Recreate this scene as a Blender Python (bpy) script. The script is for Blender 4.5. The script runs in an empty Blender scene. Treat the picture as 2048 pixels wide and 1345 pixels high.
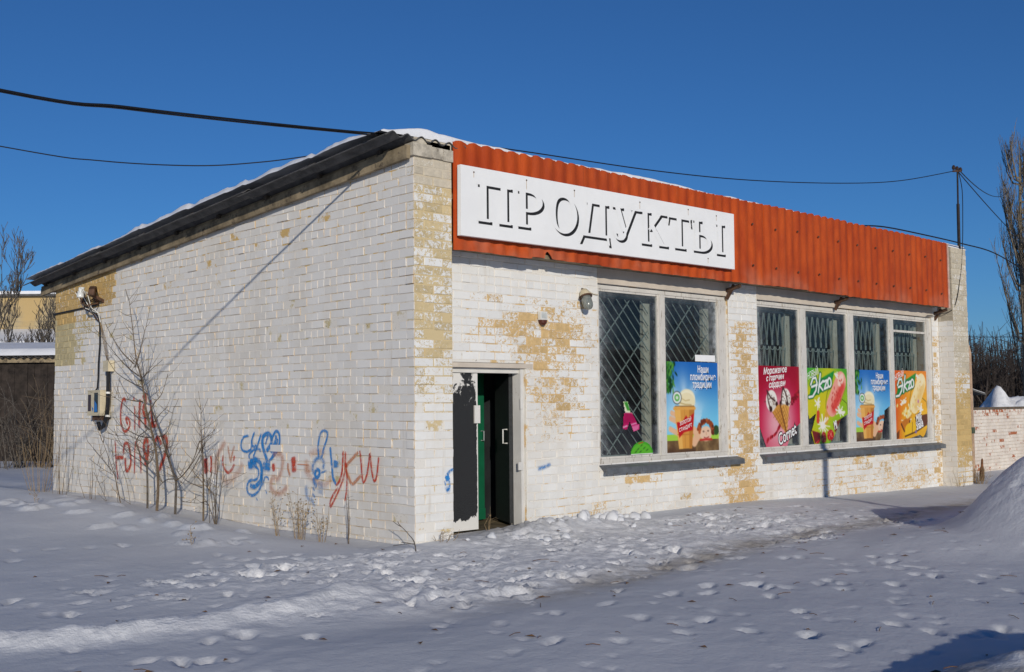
import bpy, bmesh, math, random
import numpy as np
from mathutils import Vector, Matrix

# ------------------------------------------------------------------ camera, sky, sun, exposure
scn = bpy.context.scene
COL = scn.collection
R = math.radians
CAM = Vector((-7.503, -9.314, 1.485))
YAW, PITCH, ROLL = R(43.92), R(3.515), R(-0.536)
fwd = Vector((math.sin(YAW) * math.cos(PITCH), math.cos(YAW) * math.cos(PITCH), math.sin(PITCH)))
rgt0 = Vector((math.cos(YAW), -math.sin(YAW), 0))
up0 = rgt0.cross(fwd)
rgt = rgt0 * math.cos(ROLL) + up0 * math.sin(ROLL)
upv = -rgt0 * math.sin(ROLL) + up0 * math.cos(ROLL)
cam_d = bpy.data.cameras.new('camera')
cam_d.sensor_width = 36; cam_d.lens = 38.78; cam_d.clip_end = 3000; cam_d.clip_start = .05
cam = bpy.data.objects.new('camera', cam_d)
cam.matrix_world = Matrix(((rgt.x, upv.x, -fwd.x, CAM.x), (rgt.y, upv.y, -fwd.y, CAM.y), (rgt.z, upv.z, -fwd.z, CAM.z), (0, 0, 0, 1)))
COL.objects.link(cam); scn.camera = cam

SUN_AZ, SUN_EL = R(33.0), R(15.0)          # azimuth measured from the shop front's normal towards -X
SUNV = Vector((-math.sin(SUN_AZ) * math.cos(SUN_EL), -math.cos(SUN_AZ) * math.cos(SUN_EL), math.sin(SUN_EL)))
world = bpy.data.worlds.new('World'); scn.world = world; world.use_nodes = True
wn = world.node_tree; wn.nodes.clear()
sky = wn.nodes.new('ShaderNodeTexSky'); sky.sky_type = 'NISHITA'; sky.sun_disc = False
sky.sun_elevation = SUN_EL; sky.sun_rotation = math.atan2(SUNV.x, SUNV.y)
sky.altitude = 600; sky.air_density = 1.0; sky.dust_density = 0.0; sky.ozone_density = 9.0
bg = wn.nodes.new('ShaderNodeBackground'); bg.inputs['Strength'].default_value = 0.075
wo = wn.nodes.new('ShaderNodeOutputWorld')
wn.links.new(sky.outputs[0], bg.inputs[0]); wn.links.new(bg.outputs[0], wo.inputs[0])
sl = bpy.data.lights.new('sun', 'SUN'); sl.energy = 2.9; sl.angle = R(0.53); sl.color = (1.0, 0.93, 0.82)
so = bpy.data.objects.new('sun', sl); so.rotation_euler = (-SUNV).to_track_quat('-Z', 'Y').to_euler(); so.location = (-20, -30, 20); COL.objects.link(so)
scn.view_settings.view_transform = 'Standard'; scn.view_settings.look = 'None'
scn.view_settings.exposure = 0; scn.view_settings.gamma = 1
scn.render.engine = 'CYCLES'; scn.cycles.max_bounces = 6; scn.cycles.transparent_max_bounces = 12
rng = np.random.default_rng(7); random.seed(7)

# ------------------------------------------------------------------ node helpers
def lin(c):
    c = np.array(c, float) / 255.
    return tuple(np.where(c <= .04045, c / 12.92, ((c + .055) / 1.055) ** 2.4))
class NT:
    def __init__(s, name, rough=.8, spec=.3):
        s.m = bpy.data.materials.new(name); s.m.use_nodes = True; s.t = s.m.node_tree; s.t.nodes.clear()
        s.o = s.n('ShaderNodeOutputMaterial'); s.b = s.n('ShaderNodeBsdfPrincipled')
        s.b.inputs['Roughness'].default_value = rough; s.b.inputs['Specular IOR Level'].default_value = spec
        s.l(s.b.outputs[0], s.o.inputs[0]); s._pos = None
    def n(s, ty, **k):
        x = s.t.nodes.new(ty)
        for a, v in k.items(): setattr(x, a, v)
        return x
    def l(s, a, b): s.t.links.new(a, b)
    def set(s, inp, v):
        if hasattr(v, 'is_linked') or isinstance(v, bpy.types.NodeSocket): s.l(v, inp)
        else:
            if isinstance(v, (tuple, list)) and inp.type == 'RGBA' and len(v) == 3: v = (*v, 1)
            inp.default_value = v
    def pos(s, scale=(1, 1, 1)):
        g = s.n('ShaderNodeNewGeometry')
        if scale == (1, 1, 1): return g.outputs['Position']
        m = s.n('ShaderNodeVectorMath', operation='MULTIPLY'); s.l(g.outputs['Position'], m.inputs[0]); m.inputs[1].default_value = scale
        return m.outputs[0]
    def noise(s, scale, detail=4, rough=.6, vec=None, dist=0., out='Fac'):
        x = s.n('ShaderNodeTexNoise'); x.inputs['Scale'].default_value = scale; x.inputs['Detail'].default_value = detail
        x.inputs['Roughness'].default_value = rough; x.inputs['Distortion'].default_value = dist
        s.l(vec if vec is not None else s.pos(), x.inputs['Vector']); return x.outputs[out]
    def ramp(s, v, a, b, lo=0., hi=1.):
        x = s.n('ShaderNodeMapRange'); x.interpolation_type = 'SMOOTHSTEP'
        s.set(x.inputs['Value'], v); s.set(x.inputs['From Min'], a); s.set(x.inputs['From Max'], b)
        x.inputs['To Min'].default_value = lo; x.inputs['To Max'].default_value = hi; return x.outputs[0]
    def math(s, op, a, b=0., c=0.):
        x = s.n('ShaderNodeMath', operation=op); s.set(x.inputs[0], a); s.set(x.inputs[1], b); s.set(x.inputs[2], c); return x.outputs[0]
    def mix(s, f, a, b, mode='MIX'):
        x = s.n('ShaderNodeMix', data_type='RGBA', blend_type=mode); s.set(x.inputs[0], f); s.set(x.inputs[6], a); s.set(x.inputs[7], b); return x.outputs[2]
    def attr(s, name, out='Fac'):
        x = s.n('ShaderNodeAttribute'); x.attribute_name = name; return x.outputs[out]
    def bump(s, h, strength=.3, dist=.01):
        x = s.n('ShaderNodeBump'); x.inputs['Strength'].default_value = strength; x.inputs['Distance'].default_value = dist
        s.l(h, x.inputs['Height']); s.l(x.outputs[0], s.b.inputs['Normal'])
    def col(s, v): s.set(s.b.inputs['Base Color'], v); return s.m

def simple(name, c, rough=.7, var=.25, scale=8., bump=.0, bscale=60., metal=0., spec=.3, c2=None, c2amt=.5):
    t = NT(name, rough, spec); t.b.inputs['Metallic'].default_value = metal
    n = t.noise(scale, 5, .65)
    dark = tuple(x * (1 - var) for x in c); lite = tuple(min(1, x * (1 + var)) for x in c)
    k = t.mix(t.ramp(n, .3, .7), dark, lite)
    if c2: k = t.mix(t.ramp(t.noise(scale * 2.7, 6, .7), 1 - c2amt - .06, 1 - c2amt + .06), k, c2)
    if bump: t.bump(t.noise(bscale, 4, .6), bump, .01)
    return t.col(k)

# ------------------------------------------------------------------ mesh helpers
def link(name, me, mats=None, parent=None, smooth=False):
    o = bpy.data.objects.new(name, me); COL.objects.link(o)
    if mats is not None:
        for m in (mats if isinstance(mats, (list, tuple)) else [mats]): me.materials.append(m)
    if parent is not None: o.parent = parent
    if smooth: me.polygons.foreach_set('use_smooth', [True] * len(me.polygons))
    return o
def tag(o, label=None, cat=None, group=None, kind=None):
    if label: o['label'] = label
    if cat: o['category'] = cat
    if group: o['group'] = group
    if kind: o['kind'] = kind
    return o
def empty(name, loc=(0, 0, 0), rz=0):
    o = bpy.data.objects.new(name, None); o.location = loc; o.rotation_euler = (0, 0, rz); o.empty_display_size = .2; COL.objects.link(o); return o
class MB:
    def __init__(s): s.v = []; s.f = []; s.mi = []
    def add(s, vs, fs, mi=0):
        k = len(s.v); s.v += [tuple(p) for p in vs]; s.f += [tuple(i + k for i in q) for q in fs]; s.mi += [mi] * len(fs); return s
    def box(s, a, b, mi=0):
        x0, y0, z0 = a; x1, y1, z1 = b
        return s.add([(x0, y0, z0), (x1, y0, z0), (x1, y1, z0), (x0, y1, z0), (x0, y0, z1), (x1, y0, z1), (x1, y1, z1), (x0, y1, z1)],
                     [(0, 3, 2, 1), (4, 5, 6, 7), (0, 1, 5, 4), (1, 2, 6, 5), (2, 3, 7, 6), (3, 0, 4, 7)], mi)
    def bar(s, p, q, w, h, mi=0):                      # square bar between two points
        p = Vector(p); q = Vector(q); d = (q - p).normalized(); a = d.cross(Vector((0, 0, 1)))
        if a.length < .01: a = Vector((1, 0, 0))
        a.normalize(); b = a.cross(d); a *= w / 2; b *= h / 2
        vs = [p - a - b, p + a - b, p + a + b, p - a + b, q - a - b, q + a - b, q + a + b, q - a + b]
        return s.add(vs, [(3, 2, 1, 0), (4, 5, 6, 7), (0, 1, 5, 4), (1, 2, 6, 5), (2, 3, 7, 6), (3, 0, 4, 7)], mi)
    def tube(s, pts, rad, sides=6, mi=0, cap=True):
        pts = [Vector(p) for p in pts]; n = len(pts)
        rad = [rad] * n if not hasattr(rad, '__len__') else rad
        k0 = len(s.v); prev = None
        for i, p in enumerate(pts):
            d = (pts[min(i + 1, n - 1)] - pts[max(i - 1, 0)])
            d = d.normalized() if d.length > 1e-9 else Vector((0, 0, 1))
            if prev is None:
                a = d.cross(Vector((.31, .17, .93))); a = a if a.length > .05 else d.cross(Vector((1, 0, 0)))
            else: a = prev - d * prev.dot(d)
            a.normalize(); prev = a; b = d.cross(a)
            for j in range(sides):
                t = 2 * math.pi * j / sides; s.v.append(tuple(p + (a * math.cos(t) + b * math.sin(t)) * rad[i]))
        for i in range(n - 1):
            for j in range(sides):
                A = k0 + i * sides + j; B = k0 + i * sides + (j + 1) % sides
                s.f.append((A, B, B + sides, A + sides)); s.mi.append(mi)
        if cap:
            s.f.append(tuple(k0 + j for j in range(sides))[::-1]); s.mi.append(mi)
            s.f.append(tuple(k0 + (n - 1) * sides + j for j in range(sides))); s.mi.append(mi)
        return s
    def lathe(s, prof, sides=14, mat=None, mi=0):      # profile (r, z) about the local z axis, mapped by a matrix
        k0 = len(s.v); M_ = mat or Matrix.Identity(4)
        for r, z in prof:
            for j in range(sides):
                t = 2 * math.pi * j / sides; s.v.append(tuple(M_ @ Vector((r * math.cos(t), r * math.sin(t), z))))
        for i in range(len(prof) - 1):
            for j in range(sides):
                A = k0 + i * sides + j; B = k0 + i * sides + (j + 1) % sides
                s.f.append((A, B, B + sides, A + sides)); s.mi.append(mi)
        s.f.append(tuple(k0 + j for j in range(sides))[::-1]); s.mi.append(mi)
        s.f.append(tuple(k0 + (len(prof) - 1) * sides + j for j in range(sides))); s.mi.append(mi)
        return s
    def mesh(s, name):
        me = bpy.data.meshes.new(name); me.from_pydata(s.v, [], s.f)
        if any(s.mi): me.polygons.foreach_set('material_index', s.mi)
        me.update(); return me
    def build(s, name, mats, parent=None, smooth=False): return link(name, s.mesh(name), mats, parent, smooth)

def gridmesh(name, P, cols=None, attrs=None, keep=None):
    """P: (n, m, 3) array of points -> one quad sheet; cols: (n, m, 3) linear vertex colours"""
    n, m = P.shape[:2]; me = bpy.data.meshes.new(name)
    idx = np.arange(n * m).reshape(n, m)
    q = np.stack([idx[:-1, :-1], idx[1:, :-1], idx[1:, 1:], idx[:-1, 1:]], -1).reshape(-1, 4)
    if keep is not None: q = q[keep.reshape(-1)]
    me.vertices.add(n * m); me.vertices.foreach_set('co', P.astype(np.float32).reshape(-1))
    me.loops.add(len(q) * 4); me.loops.foreach_set('vertex_index', q.astype(np.int32).reshape(-1))
    me.polygons.add(len(q)); me.polygons.foreach_set('loop_start', (np.arange(len(q)) * 4).astype(np.int32))
    me.update(calc_edges=True)
    if cols is not None:
        a = me.attributes.new('Col', 'FLOAT_COLOR', 'POINT'); c4 = np.ones((n * m, 4), np.float32); c4[:, :3] = cols.reshape(-1, 3); a.data.foreach_set('color', c4.reshape(-1))
    for k, v in (attrs or {}).items():
        a = me.attributes.new(k, 'FLOAT', 'POINT'); a.data.foreach_set('value', v.astype(np.float32).reshape(-1))
    me.validate(); return me

_lat = {}
def vnoise(x, y, seed=0):
    if seed not in _lat: _lat[seed] = np.random.default_rng(seed + 100).random((256, 256)).astype(np.float32)
    L = _lat[seed]; xi = np.floor(x).astype(int); yi = np.floor(y).astype(int); fx = x - xi; fy = y - yi
    fx = fx * fx * (3 - 2 * fx); fy = fy * fy * (3 - 2 * fy)
    a = L[xi & 255, yi & 255]; b = L[(xi + 1) & 255, yi & 255]; c = L[xi & 255, (yi + 1) & 255]; d = L[(xi + 1) & 255, (yi + 1) & 255]
    return (a * (1 - fx) + b * fx) * (1 - fy) + (c * (1 - fx) + d * fx) * fy
def fbm(x, y, sc, octv=4, seed=0, gain=.5):
    v = 0; a = 1; t = 0
    for i in range(octv): v = v + a * (vnoise(x * sc, y * sc, seed + i) - .5); t += a; a *= gain; sc *= 2.03
    return v / t
def sstep(x, a, b):
    t = np.clip((x - a) / (b - a), 0, 1); return t * t * (3 - 2 * t)
# ------------------------------------------------------------------ materials
def snow_mat():
    t = NT('snow', .65, .25)
    dirt = t.attr('dirt')
    n = t.noise(3.0, 6, .7)
    base = t.mix(t.ramp(t.noise(.55, 3, .5), .35, .7), (.60, .615, .64), (.67, .675, .69))
    base = t.mix(t.math('MULTIPLY', t.attr('rough'), t.ramp(t.noise(5., 5, .7), .25, .6)), base, (.90, .895, .885))
    mask = t.math('MULTIPLY', dirt, t.ramp(n, .28, .62))
    fine = t.math('MULTIPLY', t.ramp(t.noise(22., 4, .7), .60, .72), t.math('MULTIPLY', dirt, .7))
    k = t.mix(mask, base, (.40, .37, .33)); k = t.mix(fine, k, (.22, .19, .15))
    b1 = t.noise(34., 5, .65); b2 = t.noise(150., 3, .6); b3 = t.noise(7., 4, .6)
    h = t.math('ADD', t.math('ADD', t.math('MULTIPLY', b1, .5), t.math('MULTIPLY', b2, .12)), t.math('MULTIPLY', b3, 1.1))
    x = t.n('ShaderNodeBump'); x.inputs['Distance'].default_value = .022; t.l(t.math('MULTIPLY_ADD', t.attr('rough'), .55, .34), x.inputs['Strength']); t.l(h, x.inputs['Height']); t.l(x.outputs[0], t.b.inputs['Normal'])
    return t.col(k)
def roof_snow_mat():
    t = NT('roof_snow', .7, .2); t.bump(t.noise(14., 5, .6), .3, .03)
    return t.col(t.mix(t.ramp(t.noise(2., 3), .3, .7), (.76, .77, .79), (.84, .84, .85)))
def brick_mat():
    t = NT('painted_brick', .85, .15)
    peel = t.attr('peel'); rnd = t.attr('rnd'); bare = t.attr('bare', 'Color'); paint = t.attr('paint', 'Color')
    n1 = t.noise(19., 7, .74, t.pos((1, 1, 1.1)), .9); n2 = t.noise(95., 4, .65)
    n = t.math('ADD', t.math('MULTIPLY', n1, .72), t.math('MULTIPLY', n2, .28))
    thr = t.math('MULTIPLY_ADD', peel, -.5, .76)
    mask = t.ramp(n, t.math('SUBTRACT', thr, .010), t.math('ADD', thr, .010))
    bare2 = t.mix(t.ramp(t.noise(17., 5, .7), .3, .7), t.mix(1., bare, (.80, .80, .80), 'MULTIPLY'), bare)
    val = t.math('MULTIPLY_ADD', rnd, .20, .90)
    vv = t.n('ShaderNodeCombineColor'); t.l(val, vv.inputs[0]); t.l(val, vv.inputs[1]); t.l(val, vv.inputs[2])
    bare2 = t.mix(1., bare2, vv.outputs[0], 'MULTIPLY')
    stain = t.ramp(t.noise(1.0, 7, .70, t.pos((1, 1, .6))), .44, .74)
    pv = t.math('MULTIPLY_ADD', rnd, .08, .93)
    pc = t.n('ShaderNodeCombineColor'); t.l(pv, pc.inputs[0]); t.l(pv, pc.inputs[1]); t.l(pv, pc.inputs[2])
    p2 = t.mix(1., t.mix(t.math('MULTIPLY', stain, .42), paint, (.58, .50, .38)), pc.outputs[0], 'MULTIPLY')
    sx_ = t.n('ShaderNodeSeparateXYZ'); t.l(t.pos(), sx_.inputs[0]); damp = t.math('MULTIPLY', t.ramp(sx_.outputs[2], .75, -.05), t.ramp(t.noise(1.7, 6, .7), .40, .66)); p2 = t.mix(t.math('MULTIPLY', damp, .45), p2, (.50, .44, .34))
    drip = t.ramp(t.noise(5., 5, .65, t.pos((1.6, 1.6, .14))), .58, .72); p2 = t.mix(t.math('MULTIPLY', drip, .30), p2, (.50, .43, .33))
    speck = t.ramp(t.noise(70., 3, .6), .70, .74)
    p2 = t.mix(t.math('MULTIPLY', speck, .35), p2, (.45, .34, .2))
    lim = t.math('MULTIPLY', t.attr('edge'), t.ramp(t.noise(2.4, 5, .7), .36, .56))
    p2 = t.mix(t.math('MULTIPLY', lim, .95), p2, (.58, .41, .22))
    k = t.mix(mask, p2, bare2)
    h = t.math('ADD', t.math('MULTIPLY', t.noise(60., 4, .65), .35), t.math('MULTIPLY', mask, -.25))
    t.bump(t.math('ADD', h, t.math('MULTIPLY', t.noise(13., 3, .6), .8)), .45, .006)
    return t.col(k)
def mortar_mat():
    t = NT('mortar', .9, .1)
    peel = t.attr('peel'); bare = t.attr('bare', 'Color'); paint = t.attr('paint', 'Color')
    n = t.noise(4.5, 6, .7)
    thr = t.math('MULTIPLY_ADD', peel, -.55, .72)
    mask = t.ramp(n, t.math('SUBTRACT', thr, .04), t.math('ADD', thr, .04))
    k = t.mix(mask, t.mix(.25, paint, (.62, .52, .36)), bare)
    k = t.mix(t.ramp(t.noise(38., 4, .7), .62, .7), k, (.20, .15, .10))
    t.bump(t.noise(90., 4, .6), .6, .006); return t.col(k)
SNOW = snow_mat(); RSNOW = roof_snow_mat(); BRICK = brick_mat(); MORTAR = mortar_mat()
def wood_paint(name, base, under, amt, rough=.6):
    t = NT(name, rough, .3)
    n = t.noise(5., 7, .75, t.pos((6, 6, 1)))
    m = t.ramp(n, 1 - amt - .03, 1 - amt + .03)
    k = t.mix(t.ramp(t.noise(3., 4), .3, .7), tuple(x * .86 for x in base), base)
    k = t.mix(m, k, under); t.bump(t.noise(9., 5, .7, t.pos((8, 8, 1))), .35, .008); return t.col(k)
WHITEWOOD = wood_paint('window_paint', (.68, .65, .59), (.30, .25, .19), .40)
BEIGE = wood_paint('lintel_paint', (.66, .58, .48), (.42, .36, .28), .30)
RAFTER = simple('dark_rafter', (.06, .05, .04), .9, .4, 4)
DOORWHITE = wood_paint('door_paint', (.74, .72, .67), (.34, .25, .16), .34)
GREYSILL = simple('sill_paint', (.115, .125, .135), .45, .25, 5, .2, 40, c2=(.55, .55, .52), c2amt=.24)
OLDWOOD = simple('weathered_wood', (.24, .19, .12), .85, .5, 3, .4, 30, c2=(.09, .07, .05), c2amt=.4)
DARKWOOD = simple('dark_planks', (.034, .026, .021), .9, .45, 4, .5, 30)
SLATE = simple('grey_slate', (.10, .098, .095), .9, .3, 5, .4, 50, c2=(.07, .065, .06), c2amt=.36)
CONCRETE = simple('concrete', (.42, .40, .36), .9, .2, 6, .4, 60)
BLACKCABLE = simple('black_rubber', (.012, .012, .014), .5, .2, 10)
RUST = simple('rusty_steel', (.10, .055, .035), .8, .5, 14, .3, 60)
STEEL = simple('grey_paint_steel', (.33, .38, .38), .45, .2, 10, spec=.5)
WHITEP = simple('white_plastic', (.72, .71, .66), .45, .08, 10, .1, 50, c2=(.45, .34, .2), c2amt=.3)
CREAM = simple('cream_enamel', (.60, .52, .36), .5, .1, 12, .1, 50, c2=(.40, .28, .14), c2amt=.32)
GLAZE = simple('white_porcelain', (.74, .75, .72), .18, .05, 10, spec=.6)
DARKROOM = simple('unlit_room_tone', (.030, .034, .036), .9, .3, 2)  # near-black colour puts the gloom of the room into its walls
FLOORM = simple('shop_floor', (.16, .12, .07), .9, .35, 4, .3, 30)
GREEN = simple('green_oil_paint', (.007, .11, .050), .4, .12, 4, .1, 30, spec=.4)
BARK = simple('grey_bark', (.10, .086, .072), .9, .4, 30, .4, 90)
BARKW = simple('warm_bark', (.13, .095, .062), .9, .4, 30)
BARKD = simple('dark_bark', (.060, .048, .042), .95, .4, 8)
POPBARK = simple('poplar_bark', (.17, .14, .10), .95, .4, 4)
DRY = simple('dry_stalk', (.28, .20, .11), .9, .4, 30)
LEAF = simple('dead_leaf', (.16, .085, .035), .9, .5, 30)
def fascia_mat():
    t = NT('red_brown_slate_paint', .62, .25)
    base = t.mix(t.ramp(t.noise(2.2, 5, .7, t.pos((1.5, 1, .5))), .3, .72), (.37, .046, .008), (.57, .090, .012))
    oi = t.n('ShaderNodeObjectInfo'); base = t.mix(t.math('MULTIPLY', oi.outputs['Random'], .22), base, (.30, .060, .022))
    run = t.ramp(t.noise(7., 4, .6, t.pos((7, 1, .12))), .62, .72); base = t.mix(t.math('MULTIPLY', run, .55), base, (.20, .040, .015))
    wear = t.ramp(t.noise(6., 7, .78, t.pos((5, 1, .55))), .60, .74)
    k = t.mix(t.math('MULTIPLY', wear, .45), base, (.58, .24, .15))
    top = t.n('ShaderNodeSeparateXYZ'); t.l(t.pos(), top.inputs[0])
    wash = t.math('MULTIPLY', t.ramp(top.outputs[2], 3.62, 3.22), t.ramp(t.noise(1.3, 4, .6), .40, .62))
    k = t.mix(t.math('MULTIPLY', wash, .45), k, (.52, .20, .12))
    grime = t.ramp(t.noise(10., 6, .7, t.pos((3, 1, .4))), .62, .8)
    k = t.mix(t.math('MULTIPLY', grime, .5), k, (.17, .035, .012))
    t.bump(t.noise(70., 4, .6), .22, .006); return t.col(k)
FASCIA = fascia_mat()
def glass_mat():
    t = NT('window_glass'); t.t.nodes.remove(t.b)
    fr = t.n('ShaderNodeFresnel'); fr.inputs[0].default_value = 1.5
    g = t.n('ShaderNodeBsdfGlossy'); g.inputs['Roughness'].default_value = .015
    tr = t.n('ShaderNodeBsdfTransparent'); tr.inputs[0].default_value = (.70, .76, .75, 1)
    bp = t.n('ShaderNodeBump'); bp.inputs['Strength'].default_value = .06; bp.inputs['Distance'].default_value = .02
    t.l(t.noise(1.1, 2, .5), bp.inputs['Height']); t.l(bp.outputs[0], g.inputs['Normal'])
    mx = t.n('ShaderNodeMixShader'); t.l(t.math('MULTIPLY', fr.outputs[0], 1.25), mx.inputs[0]); t.l(tr.outputs[0], mx.inputs[1]); t.l(g.outputs[0], mx.inputs[2])
    d = t.n('ShaderNodeBsdfDiffuse'); d.inputs[0].default_value = (.62, .66, .68, 1)
    m2 = t.n('ShaderNodeMixShader')
    du = t.math('ADD', t.math('MULTIPLY', t.ramp(t.noise(1.3, 6, .7), .42, .85), .035), t.math('MULTIPLY', t.attr('dust'), t.ramp(t.noise(9., 6, .75), .25, .75)))
    t.l(du, m2.inputs[0]); t.l(mx.outputs[0], m2.inputs[1]); t.l(d.outputs[0], m2.inputs[2]); t.l(m2.outputs[0], t.o.inputs[0]); return t.m
GLASS = glass_mat()
def print_mat(name, rough=.35):
    t = NT(name, rough, .4); return t.col(t.attr('Col', 'Color'))
PRINT = print_mat('poster_print')
BLACKINK = simple('black_ink', (.018, .018, .019), .7, .15, 20)
SIGNWHITE = simple('white_sign_paint', (.87, .87, .85), .55, .03, 2, .05, 20)
def spray_mat(name, c):
    t = NT(name, .7, .2); a = t.attr('alpha')
    n = t.noise(26., 5, .7)
    al = t.math('MULTIPLY', t.math('MULTIPLY', a, .9), t.ramp(n, .28, .58, .22, 1.))
    tr = t.n('ShaderNodeBsdfTransparent'); mx = t.n('ShaderNodeMixShader')
    t.l(al, mx.inputs[0]); t.l(tr.outputs[0], mx.inputs[1]); t.l(t.b.outputs[0], mx.inputs[2]); t.l(mx.outputs[0], t.o.inputs[0])
    return t.col(c)
SPRAY = {'r': spray_mat('red_spray', (.58, .055, .016)), 'o': spray_mat('orange_spray', (.62, .24, .10)), 'b': spray_mat('blue_spray', (.016, .23, .60))}

# ------------------------------------------------------------------ the snowy ground, one sheet out to the horizon
FOOT = [(-3.21,2.61),(-2.88,2.47),(-2.58,2.25),(-2.27,2.15),(-1.91,1.95),(-1.63,1.82),(-2.27,0.45),(-1.58,1.32),(-1.36,1.39),(-1.21,1.54),(-1.25,1.27),(-1.42,0.68),(-1.87,0.79),(-1.95,0.45),(-1.87,0.26),(-2.37,0.08),(-1.75,0.23),(-1.97,-0.36),(-2.57,-0.37),(-2.34,-0.32),(-2.35,-0.6),(-2.69,-0.76),(-2.56,-0.79),(-2.87,-0.92),(-3.02,-1.39),(-2.51,-1.03),(-1.84,-0.27),(-1.56,-0.09),(-1.33,0.18),(-1.56,0.18),(-2.02,-0.96),(-2.21,-1.48),(-2.11,-1.47),(-4.36,-0.44),(-4.29,-0.72),(-4.31,-1.14),(-4.21,-1.27),(-3.98,-0.87),(-3.5,1.95),(-3.52,1.82),(-4.0,-2.88),(-3.94,-3.24),(-4.24,-3.35),(-4.35,-3.29),(-4.53,-3.1),(-3.67,-2.84),(-3.76,-2.8),(-3.4,-3.13),(-1.53,-1.11),(-1.32,-3.04),(-1.69,-3.75),(-1.24,-3.8),(-0.75,-3.89),(-0.61,-3.9),(-0.5,-3.86),(-0.31,-4.06),(0.23,-4.04),(0.32,-4.1),(0.22,-4.24),(0.26,-4.4),(-0.03,-3.83),(-0.68,-3.42),(-1.54,-4.37),(-1.41,-5.16),(-1.22,-5.51),(-1.74,-4.88),(-2.2,-4.75),(-1.24,-5.88),(-1.4,-5.87),(1.92,-3.81),(2.3,-4.07),(1.73,-3.45),(1.88,-3.52),(1.7,-4.14),(1.39,-4.34),(1.92,-4.29),(2.09,-4.33),(1.77,-4.54),(1.9,-4.59),(1.92,-4.7),(1.56,-4.85),(1.53,-5.02),(0.96,-4.97),(0.7,-4.61),(0.51,-4.77),(0.59,-5.19),(0.18,-5.35),(-0.25,-5.66),(-0.53,-5.73),(-0.62,-6.03),(1.26,-5.78),(-0.26,-6.42),(-0.25,-6.32),(1.45,-5.39),(1.79,-5.34),(4.16,-3.67),(4.65,-4.09),(4.39,-4.59),(-0.49,-6.35),(0.82,-4.45),(0.63,-4.47),(-1.29,-4.73),(-0.97,-4.63),(-2.46,-4.44),(-2.32,-3.79),(-2.92,-4.51),(-2.37,-3.36),(-2.58,-3.47),(-1.51,-4.7),(-0.11,-4.5),(-0.59,-5.03),(2.48,-2.89),(3.03,-2.88),(3.35,-2.56)]
RIDGE = [(-5.6, -1.75), (-4.95, -1.98), (-4.41, -2.2), (-3.76, -2.33), (-3.13, -2.33), (-2.35, -2.1)]
PATH = [(-3.4, -3.2), (-1.77, -3.15), (-.12, -2.98), (2.46, -2.56), (5.1, -2.5), (7.2, -2.1), (10.5, -1.6)]
def seg_dist(x, y, pts):
    d = np.full(x.shape, 1e9)
    for (ax, ay), (bx, by) in zip(pts[:-1], pts[1:]):
        vx, vy = bx - ax, by - ay; t = np.clip(((x - ax) * vx + (y - ay) * vy) / (vx * vx + vy * vy), 0, 1)
        d = np.minimum(d, np.hypot(x - ax - t * vx, y - ay - t * vy))
    return d
def rough_mask(x, y):
    m = sstep(x, -4.0, -1.8) * sstep(-x, -8.0, -4.0) * sstep(y, -3.25, -2.6) * sstep(-y, .05, .45)
    return np.maximum(m, .8 * np.exp(-((x + 2.2) / 1.3) ** 2 - ((y + 1.0) / 1.0) ** 2))
def gh0(x, y):
    x = np.asarray(x, float); y = np.asarray(y, float)
    h = -.16 * sstep(x, 4., 13.) * sstep(y, -7, -1) + .13 * sstep(y, 2.6, 6.0) * sstep(-x, -2.0, .5)
    h = h + .07 * np.exp(-((x + 1.15) / .45) ** 2) * sstep(y, .3, 2.2) - .05 * np.exp(-((x + .2) / .35) ** 2) * sstep(y, -.2, .6)
    h = h + .010 * fbm(x * .5 + y * .2, y * 1.6 - x * .7, 2.2, 3, 15) + .05 * fbm(x, y, .33, 3, 3) + .035 * fbm(x + 9, y, .9, 3, 9)
    s = (x - 4.9) * .72 + (y + 4.4) * -.69; t = (x - 4.9) * .69 + (y + 4.4) * .72          # ploughed-up mound by the right edge
    s = s + .10 * fbm(x, y, 1.3, 3, 21); g = np.where(t < 0, np.exp(-(np.abs(t) / 1.55) ** 2.0), np.exp(-(np.abs(t) / .62) ** 2))
    h = h + (.80 + .22 * sstep(s, .2, 2.0)) * sstep(s, -.95, .32) * g * (1 + .10 * fbm(x, y, 2.2, 4, 31)) * sstep(-s, -9, -5)
    h = h + .16 * sstep(s, -2.9, -.2) * np.exp(-((t + .55) / 1.1) ** 2) * sstep(-s, -9, -5)
    bx, by = x + 1.72, y + 8.30                                                            # dirty bank beside the camera's right foot
    bn = fbm(x, y, 2.0, 4, 41)
    h = h + .46 * np.exp(-((bx * .78 - by * .62 - .25) / 1.75) ** 4 - ((bx * .62 + by * .78 - .1) / .95) ** 4) * (1 + .6 * bn)
    d = seg_dist(x, y, RIDGE)
    h = h + (.085 + .13 * fbm(x, y, 1.6, 4, 51)) * np.exp(-(d / .20) ** 2)
    dp = seg_dist(x, y, PATH); h = h - .035 * np.exp(-(dp / .38) ** 2) + .02 * np.exp(-((dp - .6) / .2) ** 2) * fbm(x, y, 2.5, 3, 61)
    inside = ((x > .02) & (x < 13.8) & (y > .42) & (y < 9.8)); h = np.where(inside, -.35, h)
    return h
def axis(segs):
    out = []
    for a, b, st in segs: out += list(np.arange(a, b - 1e-6, st))
    return out
def grow(a, sgn, st, lim):
    out = []; v = a
    while abs(v) < lim: st *= 1.28; v += sgn * st; out.append(v)
    return out
xs = np.array(grow(-10, -1, .2, 900)[::-1] + axis([(-10, -6.2, .10), (-6.2, 7.6, .032), (7.6, 16, .09), (16, 22, .25)]) + [22.] + grow(22, 1, .3, 900))
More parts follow.
